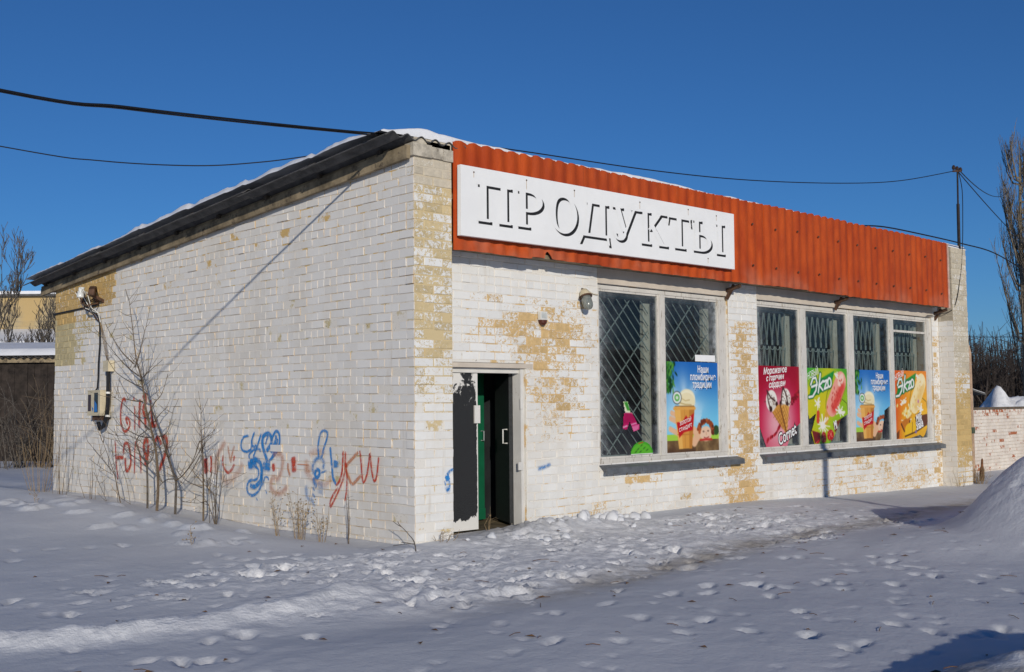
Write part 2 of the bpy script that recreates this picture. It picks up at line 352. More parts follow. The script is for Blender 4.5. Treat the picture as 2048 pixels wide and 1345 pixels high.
ys = np.array(grow(-11, -1, .2, 900)[::-1] + axis([(-11, -8.2, .12), (-8.2, .5, .032), (.5, 14, .075), (14, 26, .3)]) + [26.] + grow(26, 1, .4, 900))
X, Y = np.meshgrid(xs, ys, indexing='ij'); H = gh0(X, Y)
rm = rough_mask(X, Y)
H += .007 * fbm(X, Y, 5., 4, 111, .6) * (np.hypot(X, Y) < 25)
H += rm * (.050 * fbm(X, Y, 2.6, 4, 71, .6) + .030 * (np.abs(fbm(X, Y, 6.5, 3, 77, .6)) * 2))
dr_ = seg_dist(X, Y, RIDGE); H += .035 * fbm(X, Y, 6., 3, 81) * np.exp(-(dr_ / .4) ** 2)
ctr = np.exp(-((X - 2.1) / 1.0) ** 2 - ((Y + .05) / .33) ** 2); H += ctr * (.08 + .34 * np.abs(fbm(X, Y, 5.0, 4, 91, .65)))   # shovelled heap right of the door
def stamp(px, py, ang, L, W, dep, rim=.25):
    i0, i1 = np.searchsorted(xs, [px - L * 1.3, px + L * 1.3]); j0, j1 = np.searchsorted(ys, [py - L * 1.3, py + L * 1.3])
    if i1 - i0 < 2 or j1 - j0 < 2: return
    x = X[i0:i1, j0:j1] - px; y = Y[i0:i1, j0:j1] - py
    wob = 1 + .8 * fbm(x + px * 3, y + py * 3, 11., 3, 95)
    u = (x * math.cos(ang) + y * math.sin(ang)) / (L / 2); v = (-x * math.sin(ang) + y * math.cos(ang)) / (W / 2)
    r = np.sqrt(u * u + v * v) * wob
    H[i0:i1, j0:j1] += -dep * (1 - sstep(r, .55, 1.05)) + dep * rim * np.exp(-((r - 1.2) / .18) ** 2)
for (px, py) in FOOT: stamp(px + rng.normal(0, .02), py, rng.uniform(.1, 1.5), rng.uniform(.17, .30), rng.uniform(.08, .13), rng.uniform(.012, .042), .05)
for i in range(1500):
    px, py = rng.uniform(-4.2, 7.6), rng.uniform(-3.3, .0)
    pch = float(fbm(np.array([px]), np.array([py]), .9, 3, 303)[0])
    if rng.random() > float(rough_mask(np.array([px]), np.array([py]))[0]) * np.clip(.45 + 3.2 * pch, .05, 1): continue
    q = rng.lognormal(0, .38); stamp(px, py, rng.uniform(-.4, 1.8), .19 * q, .085 * q, rng.uniform(.010, .042) * min(q, 1.2), rng.uniform(.05, .5))
for i in range(420):                                             # small pocks and drips all over
    stamp(rng.uniform(-6, 7), rng.uniform(-7.5, .5), rng.uniform(0, 3.14), rng.uniform(.07, .14), rng.uniform(.06, .10), rng.uniform(.006, .015), .1)
for i in range(26): stamp(rng.uniform(-1.9, -.7), rng.uniform(1.5, 7.5), rng.uniform(0, 3.1), rng.uniform(.3, .5), rng.uniform(.15, .3), -rng.uniform(.02, .05), .1)
dp_ = seg_dist(X, Y, PATH)
dirt = .95 * np.exp(-(dp_ / .30) ** 2) * sstep(X, -3.2, .2) + .05 * rm + .9 * np.exp(-((X - 1.5) / .7) ** 2 - ((Y - .15) / .35) ** 2)
dirt = dirt + 1.25 * np.exp(-((X + 1.75) / 1.0) ** 4 - ((Y + 7.6) / 1.0) ** 4) + .22 * np.exp(-((X + .2) / .3) ** 2) * (Y > 0)
dirt = np.clip(dirt, 0, 1.2)
s_ = (X - 4.9) * .72 + (Y + 4.4) * -.69; t_ = (X - 4.9) * .69 + (Y + 4.4) * .72
rough_a = np.clip(rm + sstep(s_, -1.0, .2) * np.exp(-(t_ / 1.8) ** 2) + np.exp(-((X + 1.7) / 1.4) ** 4 - ((Y + 8.2) / 1.3) ** 4) + np.exp(-(dr_ / .35) ** 2), 0, 1)
H += rough_a * (1 - rm) * (.022 * fbm(X, Y, 9., 3, 97) + .035 * np.abs(fbm(X, Y, 3.6, 4, 99, .6)))
far = sstep(np.hypot(X, Y), 60, 260); H = H * (1 - far)
ground = link('snow_ground', gridmesh('snow_ground', np.stack([X, Y, H], -1), attrs={'dirt': dirt, 'rough': rough_a}), SNOW, None, True)
tag(ground, 'trodden snow covering the yard in front of the shop', kind='structure')
def gz(x, y):
    i = int(np.clip(np.searchsorted(xs, x), 1, len(xs) - 1)); j = int(np.clip(np.searchsorted(ys, y), 1, len(ys) - 1))
    fx = (x - xs[i - 1]) / (xs[i] - xs[i - 1]); fy = (y - ys[j - 1]) / (ys[j] - ys[j - 1])
    return float((H[i - 1, j - 1] * (1 - fx) + H[i, j - 1] * fx) * (1 - fy) + (H[i - 1, j] * (1 - fx) + H[i, j] * fx) * fy)
# ------------------------------------------------------------------ the shop
RC = .30                      # main front wall stands this far behind the pilaster faces
LEN, DEP = 13.85, 9.85
W1 = (3.33, 6.25); W2 = (7.02, 12.92); WZ0, WZ1 = .69, 3.05
DX0, DX1, DZ = .70, 1.98, 1.915
shop = tag(empty('shop_building'), 'low white painted brick grocery shop with orange corrugated fascia', 'shop')
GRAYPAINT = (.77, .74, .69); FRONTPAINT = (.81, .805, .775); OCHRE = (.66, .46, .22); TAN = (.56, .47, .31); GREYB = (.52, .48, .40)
def zone(face, a, z):
    """face 'L' (a = y), 'F' front wall, 'P' left pilaster, 'Q' right pilaster, 'I' its inner side (a = x): peel, bare colour, paint colour"""
    if face == 'L':
        p = .05 + .10 * math.exp(-((z - 4.0) / .7) ** 2) + .30 * math.exp(-(a / .10) ** 2) * (1 if z > 2.4 else .25)
        if a > 8.35 + max(0, (2.75 - z)) * 1.1 and z > 2.2: p = .50 + .25 * (a > 9.0)
        if a > 7.55 and z > 3.1: p = .66
        c = (.62, .42, .17) if z > 2.95 else (.56, .47, .27)
        if a < .3: c = (.55, .46, .28)
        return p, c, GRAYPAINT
    if face in 'PR':
        p = .10 + .88 * float(sstep(np.array(z), 1.45, 2.7)) + .22 * math.exp(-((z - 1.6) / .3) ** 2)
        if z > 3.9: return .70, (.60, .53, .41), (.74, .70, .60)
        return min(p, .56), (.64, .51, .29), FRONTPAINT
    if face == 'Q':
        if z > 2.0: return .62, (.60, .53, .40), (.78, .74, .66)
        return .40 + .45 * math.exp(-((z - 1.0) / .7) ** 2), (.62, .44, .19), FRONTPAINT
    if face == 'I':
        return (.80 if z > 3.0 else .10), (.50, .44, .34), (.72, .70, .66)
    p = .17 + .50 * math.exp(-((a - 2.2) / 1.2) ** 2 - ((z - 2.42) / .42) ** 2) + .42 * math.exp(-((a - 2.5) / .6) ** 2 - ((z - 1.6) / .55) ** 2)
    p += .50 * math.exp(-((a - 6.65) / .35) ** 2) * (1 if z > .7 else .75) + .30 * math.exp(-((z - .05) / .25) ** 2) * (.6 + .4 * math.sin(a * 2.1 + 1))
    p += .33 * math.exp(-((z - .5) / .12) ** 2) * (.5 + .5 * math.sin(a * 3.3)) * (a > 3.2) + .20 * math.exp(-((a - 11.0) / 1.3) ** 2) * (z < .7) + .45 * math.exp(-((a - 13.05) / .12) ** 2)
    if z > 2.75: p *= .35
    return min(p * .92, .60), OCHRE, FRONTPAINT

# mortar core: a fine grid on the visible faces keeps paint and peel varying over it
def core_sheet(mb_list, face, P, amap):
    n, m = P.shape[:2]; pe = np.zeros((n, m)); ba = np.zeros((n, m, 3)); pa = np.zeros((n, m, 3))
    for i in range(n):
        for j in range(m):
            p, b, c = zone(face, *amap(P[i, j])); pe[i, j] = p * (.9 if face in 'FL' else 1.) + {'L': .21, 'F': .02}.get(face, .15); ba[i, j] = b; pa[i, j] = c
    mb_list.append((P, pe, ba, pa))
sheets = []
def rect(ax, a0, a1, z0, z1, const, st=.18):
    A = np.linspace(a0, a1, max(2, int((a1 - a0) / st) + 1)); Zs = np.linspace(z0, z1, max(2, int((z1 - z0) / st) + 1))
    AA, ZZ = np.meshgrid(A, Zs, indexing='ij'); K = np.full(AA.shape, const)
    return np.stack([AA, K, ZZ], -1) if ax == 'x' else np.stack([K, AA, ZZ], -1)
BK = .005                                             # depth of the joints
Pl = rect('y', -.0 + BK, DEP, -.3, 1., BK); Pl = Pl[::-1]
top = 4.30 - .0640 * Pl[..., 1]; Pl[..., 2] = -.3 + (Pl[..., 2] + .3) / 1.3 * (top + .3)
core_sheet(sheets, 'L', rect('y', BK, DEP, -.3, 1., BK)[::-1] * 0 + Pl, lambda p: (p[1], p[2]))
core_sheet(sheets, 'P', rect('x', BK, .55 - BK, -.3, 4.42 - BK, BK), lambda p: (p[0], p[2]))
core_sheet(sheets, 'Q', rect('x', 13.2 + BK, 13.85 - BK, -.5, 4.42 - BK, BK), lambda p: (p[0], p[2]))
core_sheet(sheets, 'I', rect('y', BK, RC + BK, -.5, 4.42 - BK, 13.2 + BK)[::-1], lambda p: (p[1], p[2]))
FW = RC + BK
for x0, x1, z0, z1 in [(.50, DX0, -.4, 3.5), (DX0, DX1, DZ + .06, 3.5), (DX1, W1[0], -.4, 3.5), (W1[0], W1[1], -.4, WZ0 - .03), (W1[1], W2[0], -.4, 3.5), (W2[0], W2[1], -.5, WZ0 - .03), (W2[1], 13.21, -.5, 3.5)]:
    core_sheet(sheets, 'F', rect('x', x0, x1, z0, z1, FW), lambda p: (p[0], p[2]))
mV, mF, mP, mB, mC = [], [], [], [], []; k0 = 0
for P, pe, ba, pa in sheets:
    n, m = P.shape[:2]; idx = np.arange(n * m).reshape(n, m) + k0
    mF.append(np.stack([idx[:-1, :-1], idx[1:, :-1], idx[1:, 1:], idx[:-1, 1:]], -1).reshape(-1, 4)); k0 += n * m
    mV.append(P.reshape(-1, 3)); mP.append(pe.reshape(-1)); mB.append(ba.reshape(-1, 3)); mC.append(pa.reshape(-1, 3))
mb = MB(); mb.add(np.concatenate(mV).tolist(), np.concatenate(mF).tolist())
nsheet = len(mb.v)
# solid masonry behind the sheets
B = mb.box
mb.add([(.02, .5, -.4), (.38, .5, -.4), (.38, DEP, -.4), (.02, DEP, -.4), (.02, .5, 4.25), (.38, .5, 4.25), (.38, DEP, 3.66), (.02, DEP, 3.66)],
       [(0, 3, 2, 1), (4, 5, 6, 7), (0, 1, 5, 4), (1, 2, 6, 5), (2, 3, 7, 6), (3, 0, 4, 7)])
B((.02, .02, -.4), (.54, .5, 4.40)); B((13.22, .02, -.5), (13.84, .5, 4.40))
B((.02, DEP - .38, -.4), (13.84, DEP - .01, 3.66)); B((13.46, .5, -.5), (13.84, DEP, 3.66))
F0, F1 = FW + .009, FW + .30
for x0, x1, z0, z1 in [(.54, DX0, -.4, 4.25), (DX0, DX1, DZ + .06, 4.25), (DX1, W1[0], -.4, 4.25), (W1[0], W1[1], -.4, WZ0 - .04), (W1[0], W1[1], WZ1 + .01, 4.25), (W1[1], W2[0], -.4, 4.25),
                       (W2[0], W2[1], -.5, WZ0 - .04), (W2[0], W2[1], WZ1 + .01, 4.25), (W2[1], 13.22, -.5, 4.25)]: B((x0, F0, z0), (x1, F1, z1))
me = mb.mesh('wall')
def put_attr(me, pe, ba, pa, rn, edge=None):
    nv = len(me.vertices)
    if edge is not None: a = me.attributes.new('edge', 'FLOAT', 'POINT'); a.data.foreach_set('value', np.asarray(edge, np.float32))
    a = me.attributes.new('peel', 'FLOAT', 'POINT'); a.data.foreach_set('value', np.asarray(pe, np.float32))
    a = me.attributes.new('rnd', 'FLOAT', 'POINT'); a.data.foreach_set('value', np.asarray(rn, np.float32))
    for nm, v in (('bare', ba), ('paint', pa)):
        a = me.attributes.new(nm, 'FLOAT_COLOR', 'POINT'); c = np.ones((nv, 4), np.float32); c[:, :3] = v; a.data.foreach_set('color', c.reshape(-1))
nx = len(mb.v) - nsheet
put_attr(me, np.concatenate(mP + [np.full(nx, .3)]), np.concatenate(mB + [np.tile([OCHRE], (nx, 1))]), np.concatenate(mC + [np.tile([FRONTPAINT], (nx, 1))]), np.zeros(len(mb.v)))
wall = link('wall', me, MORTAR, shop)

# bricks: every one a chamfered block standing proud of the joints
bricks = []        # (face, verts, faces, peel, bare, paint, rnd, score, visible)
def add_brick(face, a0, a1, z0, z1):
    if a1 - a0 < .035: return
    j = .0038 if face == 'L' else .0048; pr = rng.normal(0, .0026); ch = rng.uniform(.0035, .0065)
    aw = (.020 if face == 'L' else .012) * fbm(np.array(a0 * .8), np.array(z0 * 2.), 1., 2, 140 + ord(face)) * 2
    z0 += j + aw + rng.normal(0, .0016); z1 += -j + aw + rng.normal(0, .0016); a0 += j + rng.normal(0, .0015); a1 += -j + rng.normal(0, .0015)
    if face in 'LF' and rng.random() < .3: a1 += .0062
    if face == 'L' and rng.random() < .05: pr += rng.uniform(.004, .010)
    tl = rng.normal(0, .0020)
    if rng.random() < .05: z0 += rng.uniform(.003, .009)
    def pt(a, z, d):                                   # d: distance out of the wall
        d = d + (tl if z > (z0 + z1) / 2 else -tl) * (d > .001)
        if face in 'LI': return ((-d if face == 'L' else 13.2 - d), a, z)
        return (a, (RC if face == 'F' else 0.) - d, z)
    o = pr; bk = -BK - .004
    v = [pt(a0 + ch, z0 + ch, o), pt(a1 - ch, z0 + ch, o), pt(a1 - ch, z1 - ch, o), pt(a0 + ch, z1 - ch, o),
         pt(a0, z0, o - ch), pt(a1, z0, o - ch), pt(a1, z1, o - ch), pt(a0, z1, o - ch), pt(a0, z0, bk), pt(a1, z0, bk), pt(a1, z1, bk), pt(a0, z1, bk)]
    if face in 'FPQ': f = [(0, 1, 2, 3)] + [(4 + i, 4 + (i + 1) % 4, (i + 1) % 4, i) for i in range(4)] + [(8 + i, 8 + (i + 1) % 4, 4 + (i + 1) % 4, 4 + i) for i in range(4)]
    else: f = [(3, 2, 1, 0)] + [(i, (i + 1) % 4, 4 + (i + 1) % 4, 4 + i) for i in range(4)] + [(4 + i, 4 + (i + 1) % 4, 8 + (i + 1) % 4, 8 + i) for i in range(4)]
    c = Vector(pt((a0 + a1) / 2, (z0 + z1) / 2, 0)); d = c - CAM; nrm = Vector((-1, 0, 0)) if face in 'LI' else Vector((0, -1, 0))
    score = (a1 - a0) * (z1 - z0) * max(0, -d.normalized().dot(nrm)) / d.length_squared
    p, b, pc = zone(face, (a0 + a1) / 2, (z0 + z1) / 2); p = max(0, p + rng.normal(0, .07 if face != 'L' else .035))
    if face == 'F' and rng.random() < .03 and .3 < p: p = min(.8, p + .2)
    vis = not (face == 'F' and (c.z > 3.12 or c.x < .82)) and not (face == 'L' and c.z > 4.1 - .064 * c.y) and c.z > .02
    bricks.append((face, v, f, p, b, pc, rng.random(), score, vis))
def row(face, a0, a1, z, hdr, off, cuts=()):
    L = .132 if hdr else .262; a = a0 - off; zt = z + .1
    while a < a1:
        s, e = max(a, a0), min(a + L, a1); parts = [(s, e)]
        for c0, c1, cz0, cz1 in cuts:
            if cz0 < z + .05 < cz1: parts = [q for s_, e_ in parts for q in ((s_, min(e_, c0)), (max(s_, c1), e_))]
        for s_, e_ in parts:
            if e_ - s_ > .03: add_brick(face, s_, e_, z, zt)
        a += L * (1 + (rng.normal(0, .012) if not hdr else 0))
for k in range(-3, 44):
    z = k * .1; h = (k % 6 == 5)
    for yy0 in (0,):
        ymax = min(DEP, (4.36 - (z + .1)) / .064)
        if ymax > .1: row('L', .0, ymax, z, h, .0 if k % 2 else .131, ())
    w = .55
    segs = [(0, .275), (.275, .55)] if k % 2 else [(0, .14), (.14, .41), (.41, .55)]
    if k < 42:
        for s, e in segs: add_brick('P', s, e, z, z + .1)
    segs = [(13.2, 13.525), (13.525, 13.85)] if k % 2 else [(13.2, 13.36), (13.36, 13.69), (13.69, 13.85)]
    if k < 44:
        for s, e in segs: add_brick('Q', s, e, z, z + .1)
        for s, e in ([(0.004, .13), (.13, RC)] if k % 2 else [(0.004, .25), (.25, RC)]): add_brick('I', s, e, z, z + .1)
    if k < 34:
        row('F', .552, 13.195, z, h and rng.random() < .8, .0 if k % 2 else .131,
            [(DX0, DX1, -1, DZ + .04), (W1[0] - .005, W1[1] + .005, WZ0 - .03, 9), (W2[0] - .005, W2[1] + .005, WZ0 - .03, 9)])
bricks.sort(key=lambda b: -(b[7] if b[8] else 0))
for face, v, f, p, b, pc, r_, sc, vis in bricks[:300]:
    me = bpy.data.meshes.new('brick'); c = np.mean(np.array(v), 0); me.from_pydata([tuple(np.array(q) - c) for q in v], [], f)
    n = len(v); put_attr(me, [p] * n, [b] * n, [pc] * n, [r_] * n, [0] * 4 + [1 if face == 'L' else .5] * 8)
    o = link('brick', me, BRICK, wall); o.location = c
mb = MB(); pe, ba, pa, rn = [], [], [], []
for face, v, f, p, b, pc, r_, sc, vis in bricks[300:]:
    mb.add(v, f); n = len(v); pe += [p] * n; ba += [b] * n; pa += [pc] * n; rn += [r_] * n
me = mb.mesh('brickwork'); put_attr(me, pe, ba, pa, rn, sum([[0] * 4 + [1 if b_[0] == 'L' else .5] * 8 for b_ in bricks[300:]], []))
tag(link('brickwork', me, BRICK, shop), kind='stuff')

# pilaster cap blocks, lintels
mb = MB(); CAPM = simple('cap_stone', (.50, .45, .36), .95, .3, 7, .6, 40, c2=(.22, .19, .15), c2amt=.36)
for a_, b_, c_ in (((-.03, -.03, 4.205), (.235, .12, 4.345), 1), ((.245, -.022, 4.21), (.40, .12, 4.335), 1), ((.41, -.018, 4.205), (.555, .12, 4.335), 1), ((.0, .0, 4.347), (.17, .11, 4.405), 1), ((.19, .005, 4.337), (.53, .11, 4.395), 1)): MB().box(a_, b_).build('cap_block', CAPM, shop)
for (x0, x1), nm in ((W1, 'lintel'), (W2, 'lintel')):
    MB().box((x0 - .002, RC - .004, WZ1 + .012), (x1 + .05, F0 + .06, 3.60)).build(nm, BEIGE, shop)
MB().box((DX0 - .1, RC - .006, DZ), (DX1 + .12, F0 + .25, DZ + .055)).build('door_lintel', BEIGE, shop)

# roof: deck, overlapping slate sheets along the left verge, barge board
def roofz(y): return 4.419 - .0706 * y
mb = MB(); mb.add([(-.06, .36, roofz(.36) - .16), (14.1, .36, roofz(.36) - .16), (14.1, 10.35, roofz(10.35) - .16), (-.06, 10.35, roofz(10.35) - .16),
                   (-.06, .36, roofz(.36) - .07), (14.1, .36, roofz(.36) - .07), (14.1, 10.35, roofz(10.35) - .07), (-.06, 10.35, roofz(10.35) - .07)],
                  [(0, 3, 2, 1), (4, 5, 6, 7), (0, 1, 5, 4), (1, 2, 6, 5), (2, 3, 7, 6), (3, 0, 4, 7)])
roof = mb.build('roof', OLDWOOD, shop)
mb = MB(); mb.add([(-.085, .02, roofz(.02) - .25), (-.035, .02, roofz(.02) - .25), (-.035, 10.3, roofz(10.3) - .24), (-.085, 10.3, roofz(10.3) - .24),
                   (-.085, .02, roofz(.02) - .10), (-.035, .02, roofz(.02) - .10), (-.035, 10.3, roofz(10.3) - .12), (-.085, 10.3, roofz(10.3) - .12)],
                  [(0, 3, 2, 1), (4, 5, 6, 7), (0, 1, 5, 4), (1, 2, 6, 5), (2, 3, 7, 6), (3, 0, 4, 7)]); mb.build('barge_board', OLDWOOD, roof)
for i in range(9):
    y = .5 + i * 1.2; MB().bar((-.10, y, roofz(y) - .075), (.3, y, roofz(y) - .075), .06, .05).build('purlin', RAFTER, roof)
def corr_sheet(name, x0, x1, y0, y1, pitch, amp, mats, parent, zf, th=.008, ny=2, phase=0., lift=0.):
    nx = int((x1 - x0) / pitch * 10) + 1; xs_ = np.linspace(x0, x1, nx); ys_ = np.linspace(y0, y1, ny)
    XX, YY = np.meshgrid(xs_, ys_, indexing='ij'); ZZ = zf(YY) + amp * np.cos((XX - x0) / pitch * 2 * math.pi + phase) + lift
    top_ = np.stack([XX, YY, ZZ], -1); bot = top_.copy(); bot[..., 2] -= th
    mb = MB(); idx = np.arange(nx * ny).reshape(nx, ny); N = nx * ny; f = []
    for i in range(nx - 1):
        for j in range(ny - 1):
            a, b, c, d = idx[i, j], idx[i + 1, j], idx[i + 1, j + 1], idx[i, j + 1]; f += [(a, b, c, d), (a + N, d + N, c + N, b + N)]
    for i in range(nx - 1):
        for j, s in ((0, 1), (ny - 1, -1)):
            a, b = idx[i, j], idx[i + 1, j]; f.append((a, a + N, b + N, b) if s > 0 else (b, b + N, a + N, a))
    for j in range(ny - 1):
        for i, s in ((0, -1), (nx - 1, 1)):
            a, b = idx[i, j], idx[i, j + 1]; f.append((a, a + N, b + N, b) if s > 0 else (b, b + N, a + N, a))
    mb.add(np.concatenate([top_.reshape(-1, 3), bot.reshape(-1, 3)]).tolist(), f); return mb.build(name, mats, parent)
yy = -.02
for i in range(7):
    y1 = yy + 1.62
    corr_sheet('roof_sheet', -.40 + rng.normal(0, .02), .75, yy, y1, .20, .027, SLATE, roof, lambda q, a=yy: roofz(q) - .035 + (q - a) * -.012, .009, 2, math.pi * .9, .018)
    yy += 1.46
# snow on the roof
xs_ = np.concatenate([np.linspace(-.40, .6, 24), np.linspace(.7, 14.0, 120)]); ys_ = np.concatenate([np.concatenate([[.05, .055, .06, .08], np.linspace(.10, 1.2, 28)]), np.linspace(1.26, 10.2, 140)])
XX, YY = np.meshgrid(xs_, ys_, indexing='ij')
edge = np.minimum(XX + .40, np.minimum(14.0 - XX, 10.2 - YY)); ed = np.sqrt(np.clip((edge + .004) / .035, 0, 1)) * np.clip((YY - .05) / .012 + .02, 0, 1)
stp = ((YY + .02) % 1.46) / 1.46
th = (.075 - .030 * sstep(XX, 1, 10) + .06 * fbm(XX, YY, .9, 4, 201) + .05 * fbm(XX, YY, 3.5, 3, 205, .6) - .035 * stp * (XX < .5) - .05 * sstep(YY, 4, 10) * (XX < 1))
th = th + (.048 - .018 * sstep(XX, 3, 9) + .07 * fbm(XX, YY, 1.1, 4, 209, .6)) * np.exp(-((YY - .05) / .55) ** 2)
th = np.where(YY < .5, np.maximum(th, .06), th) + .015 * np.exp(-((XX - .3) / .7) ** 2 - ((YY - .4) / .8) ** 2) + np.exp(-((XX + .4) / .5) ** 2) * (.045 + .09 * np.abs(fbm(XX * .2, YY, 1.7, 4, 213, .6)))
th = th * (.22 + .78 * sstep(np.hypot((XX + .40) * 1.1, (YY - .05) * .9), .05, .75))
ZZ = roofz(YY) + .0 + np.maximum(th, .012) * (.12 + .88 * ed) + .0
tag(link('roof_snow', gridmesh('roof_snow', np.stack([XX, YY, ZZ], -1)), RSNOW, None, True), 'lumpy white snow lying along the edge of the shop roof', 'snow')

# fascia: painted corrugated slate sheets hung in front of the pilaster line
fas = MB().box((.56, .035, 3.245), (13.0, .095, 3.295)).box((.56, .035, 3.80), (13.0, .095, 3.86)).box((.56, .035, 4.30), (13.0, .095, 4.36)).build('fascia', OLDWOOD, shop)
MB().box((.57, .10, 3.26), (13.0, RC - .006, 3.285)).build('soffit', OLDWOOD, fas)
PITCHF = .2075; x = .562; wv = 0
for i in range(10):
    nw = 6; x1 = min(x + nw * PITCHF, 12.985); tz = rng.normal(0, .012); bz = rng.normal(0, .006)
    nxs = int((x1 - x) / PITCHF * 12) + 1; xs_ = np.linspace(x, x1, nxs); zs_ = np.linspace(0, 1, 5)
    mb = MB(); N = nxs * 5; V = []
    for side in (0, 1):
        for a in xs_:
            yv = -.018 - .009 * math.cos((a - .562) / PITCHF * 2 * math.pi + math.pi) - .004 * (i % 2)
            topz = 4.475 + tz + .006 * math.sin(a * 31) + .010 * (vnoise(np.array(a * 9), np.array(1.), 7) - .5) - .012 * (((a - .562) / PITCHF) % 1 < .15)
            botz = 3.232 + bz + .012 * (vnoise(np.array(a * 7), np.array(5.), 8) - .5)
            if i == 1 and 2.02 < a < 2.13: botz += .09 * (1 - abs(a - 2.06) / .07 * .8)
            for t in zs_: V.append((a, yv + side * .009, botz + (topz - botz) * t))
    f = []
    for p in range(nxs - 1):
        for q in range(4):
            a, b, c, d = p * 5 + q, (p + 1) * 5 + q, (p + 1) * 5 + q + 1, p * 5 + q + 1; f += [(a, b, c, d), (a + N, d + N, c + N, b + N)]
        f += [(p * 5, p * 5 + N, (p + 1) * 5 + N, (p + 1) * 5), (p * 5 + 4, (p + 1) * 5 + 4, (p + 1) * 5 + 4 + N, p * 5 + 4 + N)]
    for q in range(4): f += [(q, q + 1, q + 1 + N, q + N), ((nxs - 1) * 5 + q, (nxs - 1) * 5 + q + N, (nxs - 1) * 5 + q + 1 + N, (nxs - 1) * 5 + q + 1)]
    mb.add(V, f)
    for wq in (1, 4):
        for zz in (3.50, 4.12):
            cx = x + (wq + .5) * PITCHF - .05; cz = zz + rng.normal(0, .015)
            if cx < x1 - .05: mb.box((cx - .012, -.056, cz - .014), (cx + .012, -.044, cz + .014), 1)
    mb.build('corrugated_sheet', [FASCIA, RUST], fas); x = x1
MB().box((12.99, -.03, 3.225), (13.03, .06, 4.455)).build('end_board', simple('pinkish_board', (.60, .42, .34), .8, .2, 8, c2=(.45, .12, .05), c2amt=.35), fas)
for bx in (6.22, 9.35, 13.05): MB().bar((bx, RC + .02, 3.14), (bx, .05, 3.20), .05, .05).bar((bx, RC, 3.02), (bx, .16, 3.22), .03, .05).build('bracket', RUST, fas)

# windows
FY = RC + .045
def window(x0, x1, posts, bar4=False):
    mb = MB()
    mb.box((x0, FY, WZ1 - .055), (x1, FY + .07, WZ1))
    w = mb.build('window', WHITEWOOD, shop); MB().box((x0, FY, WZ0 - .02), (x1, FY + .08, WZ0 + .055)).build('bottom_rail', WHITEWOOD, w)
    for a, b in posts: MB().box((a, FY - .008, WZ0 + .058), (b, FY + .075, WZ1 - .058)).build('mullion', WHITEWOOD, w)
    inn = [(b, c) for (a, b), (c, d) in zip(posts[:-1], posts[1:])]
    for gi, (a, b) in enumerate(inn):
        # sash slips and pane
        s = MB(); t_ = .022
        s.box((a + .001, FY + .01, WZ0 + .057), (a + t_, FY + .05, WZ1 - .057)).box((b - t_, FY + .01, WZ0 + .057), (b - .001, FY + .05, WZ1 - .057))
        s.box((a + t_, FY + .012, WZ0 + .057), (b - t_, FY + .05, WZ0 + .085)).box((a + t_, FY + .012, WZ1 - .085), (b - t_, FY + .05, WZ1 - .057)); s.build('sash', WHITEWOOD, w)
        n = 14; U, V = np.meshgrid(np.linspace(a + .01, b - .01, n), np.linspace(WZ0 + .06, WZ1 - .06, 2 * n), indexing='ij')
        de = np.minimum(np.minimum(U - a, b - U), np.minimum(V - WZ0, WZ1 - V)); dust = .5 * np.exp(-de / .06) + .02 + (.55 * np.exp(-(U - a) / .10) if gi == 0 else 0) + (.5 * np.exp(-(b - U) / .18) * (V > 1.9) if (gi == 1 and not bar4) else 0)
        link('pane', gridmesh('pane', np.stack([U, np.full(U.shape, FY + .030), V], -1), attrs={'dust': np.clip(dust, 0, .85)}), GLASS, w)
    if bar4:
        a, b = inn[-1]; MB().box((a + .023, FY + .012, 2.735), (b - .023, FY + .048, 2.775)).build('transom', WHITEWOOD, w)
    # inner frame some way behind
    iy = FY + .26; mi = MB()
    for a, b in posts: mi.box((a - .03, iy, WZ0), (b + .03, iy + .06, WZ1 - .05))
    mi.box((x0, iy + .005, WZ1 - .12), (x1, iy + .055, WZ1 - .051)); mi.box((x0, iy + .005, WZ0), (x1, iy + .055, WZ0 + .07)); mi.build('inner_frame', WHITEWOOD, w)
    MB().box((x0 - .01, FY + .09, WZ0 - .05), (x1 + .01, FY + .45, WZ0 - .012)).build('inner_ledge', WHITEWOOD, w)
    return w, inn
P1 = [(3.33, 3.385), (4.658, 4.781), (6.062, 6.25)]; P2 = [(7.02, 7.055), (8.302, 8.476), (9.823, 10.018), (11.336, 11.459), (12.786, 12.92)]
w1, in1 = window(*W1, P1); w2, in2 = window(*W2, P2, True)
for w, (x0, x1), cut in ((w1, W1, 4.02), (w2, W2, 10.4)):
    for a, b in ((x0 - .02, cut), (cut + .008, x1 + .16)):
        mb = MB(); zt, zf_, zb = WZ0 - .005, WZ0 - .05, WZ0 - .125; y0, y1 = FY - .002, RC - .13
        mb.add([(a, y0, zt), (b, y0, zt), (b, y1, zf_), (a, y1, zf_), (a, y1 - .004, zb), (b, y1 - .004, zb), (a, y1 + .02, zb + .004), (b, y1 + .02, zb + .004), (a, y0, zt - .012), (b, y0, zt - .012), (b, y1 + .006, zf_ - .012), (a, y1 + .006, zf_ - .012)],
               [(0, 3, 2, 1), (3, 4, 5, 2), (4, 6, 7, 5), (8, 9, 10, 11), (11, 10, 7, 6), (0, 8, 11, 3), (3, 11, 6, 4), (1, 2, 10, 9), (2, 5, 7, 10)])
        mb.build('sill_sheet', GREYSILL, w)
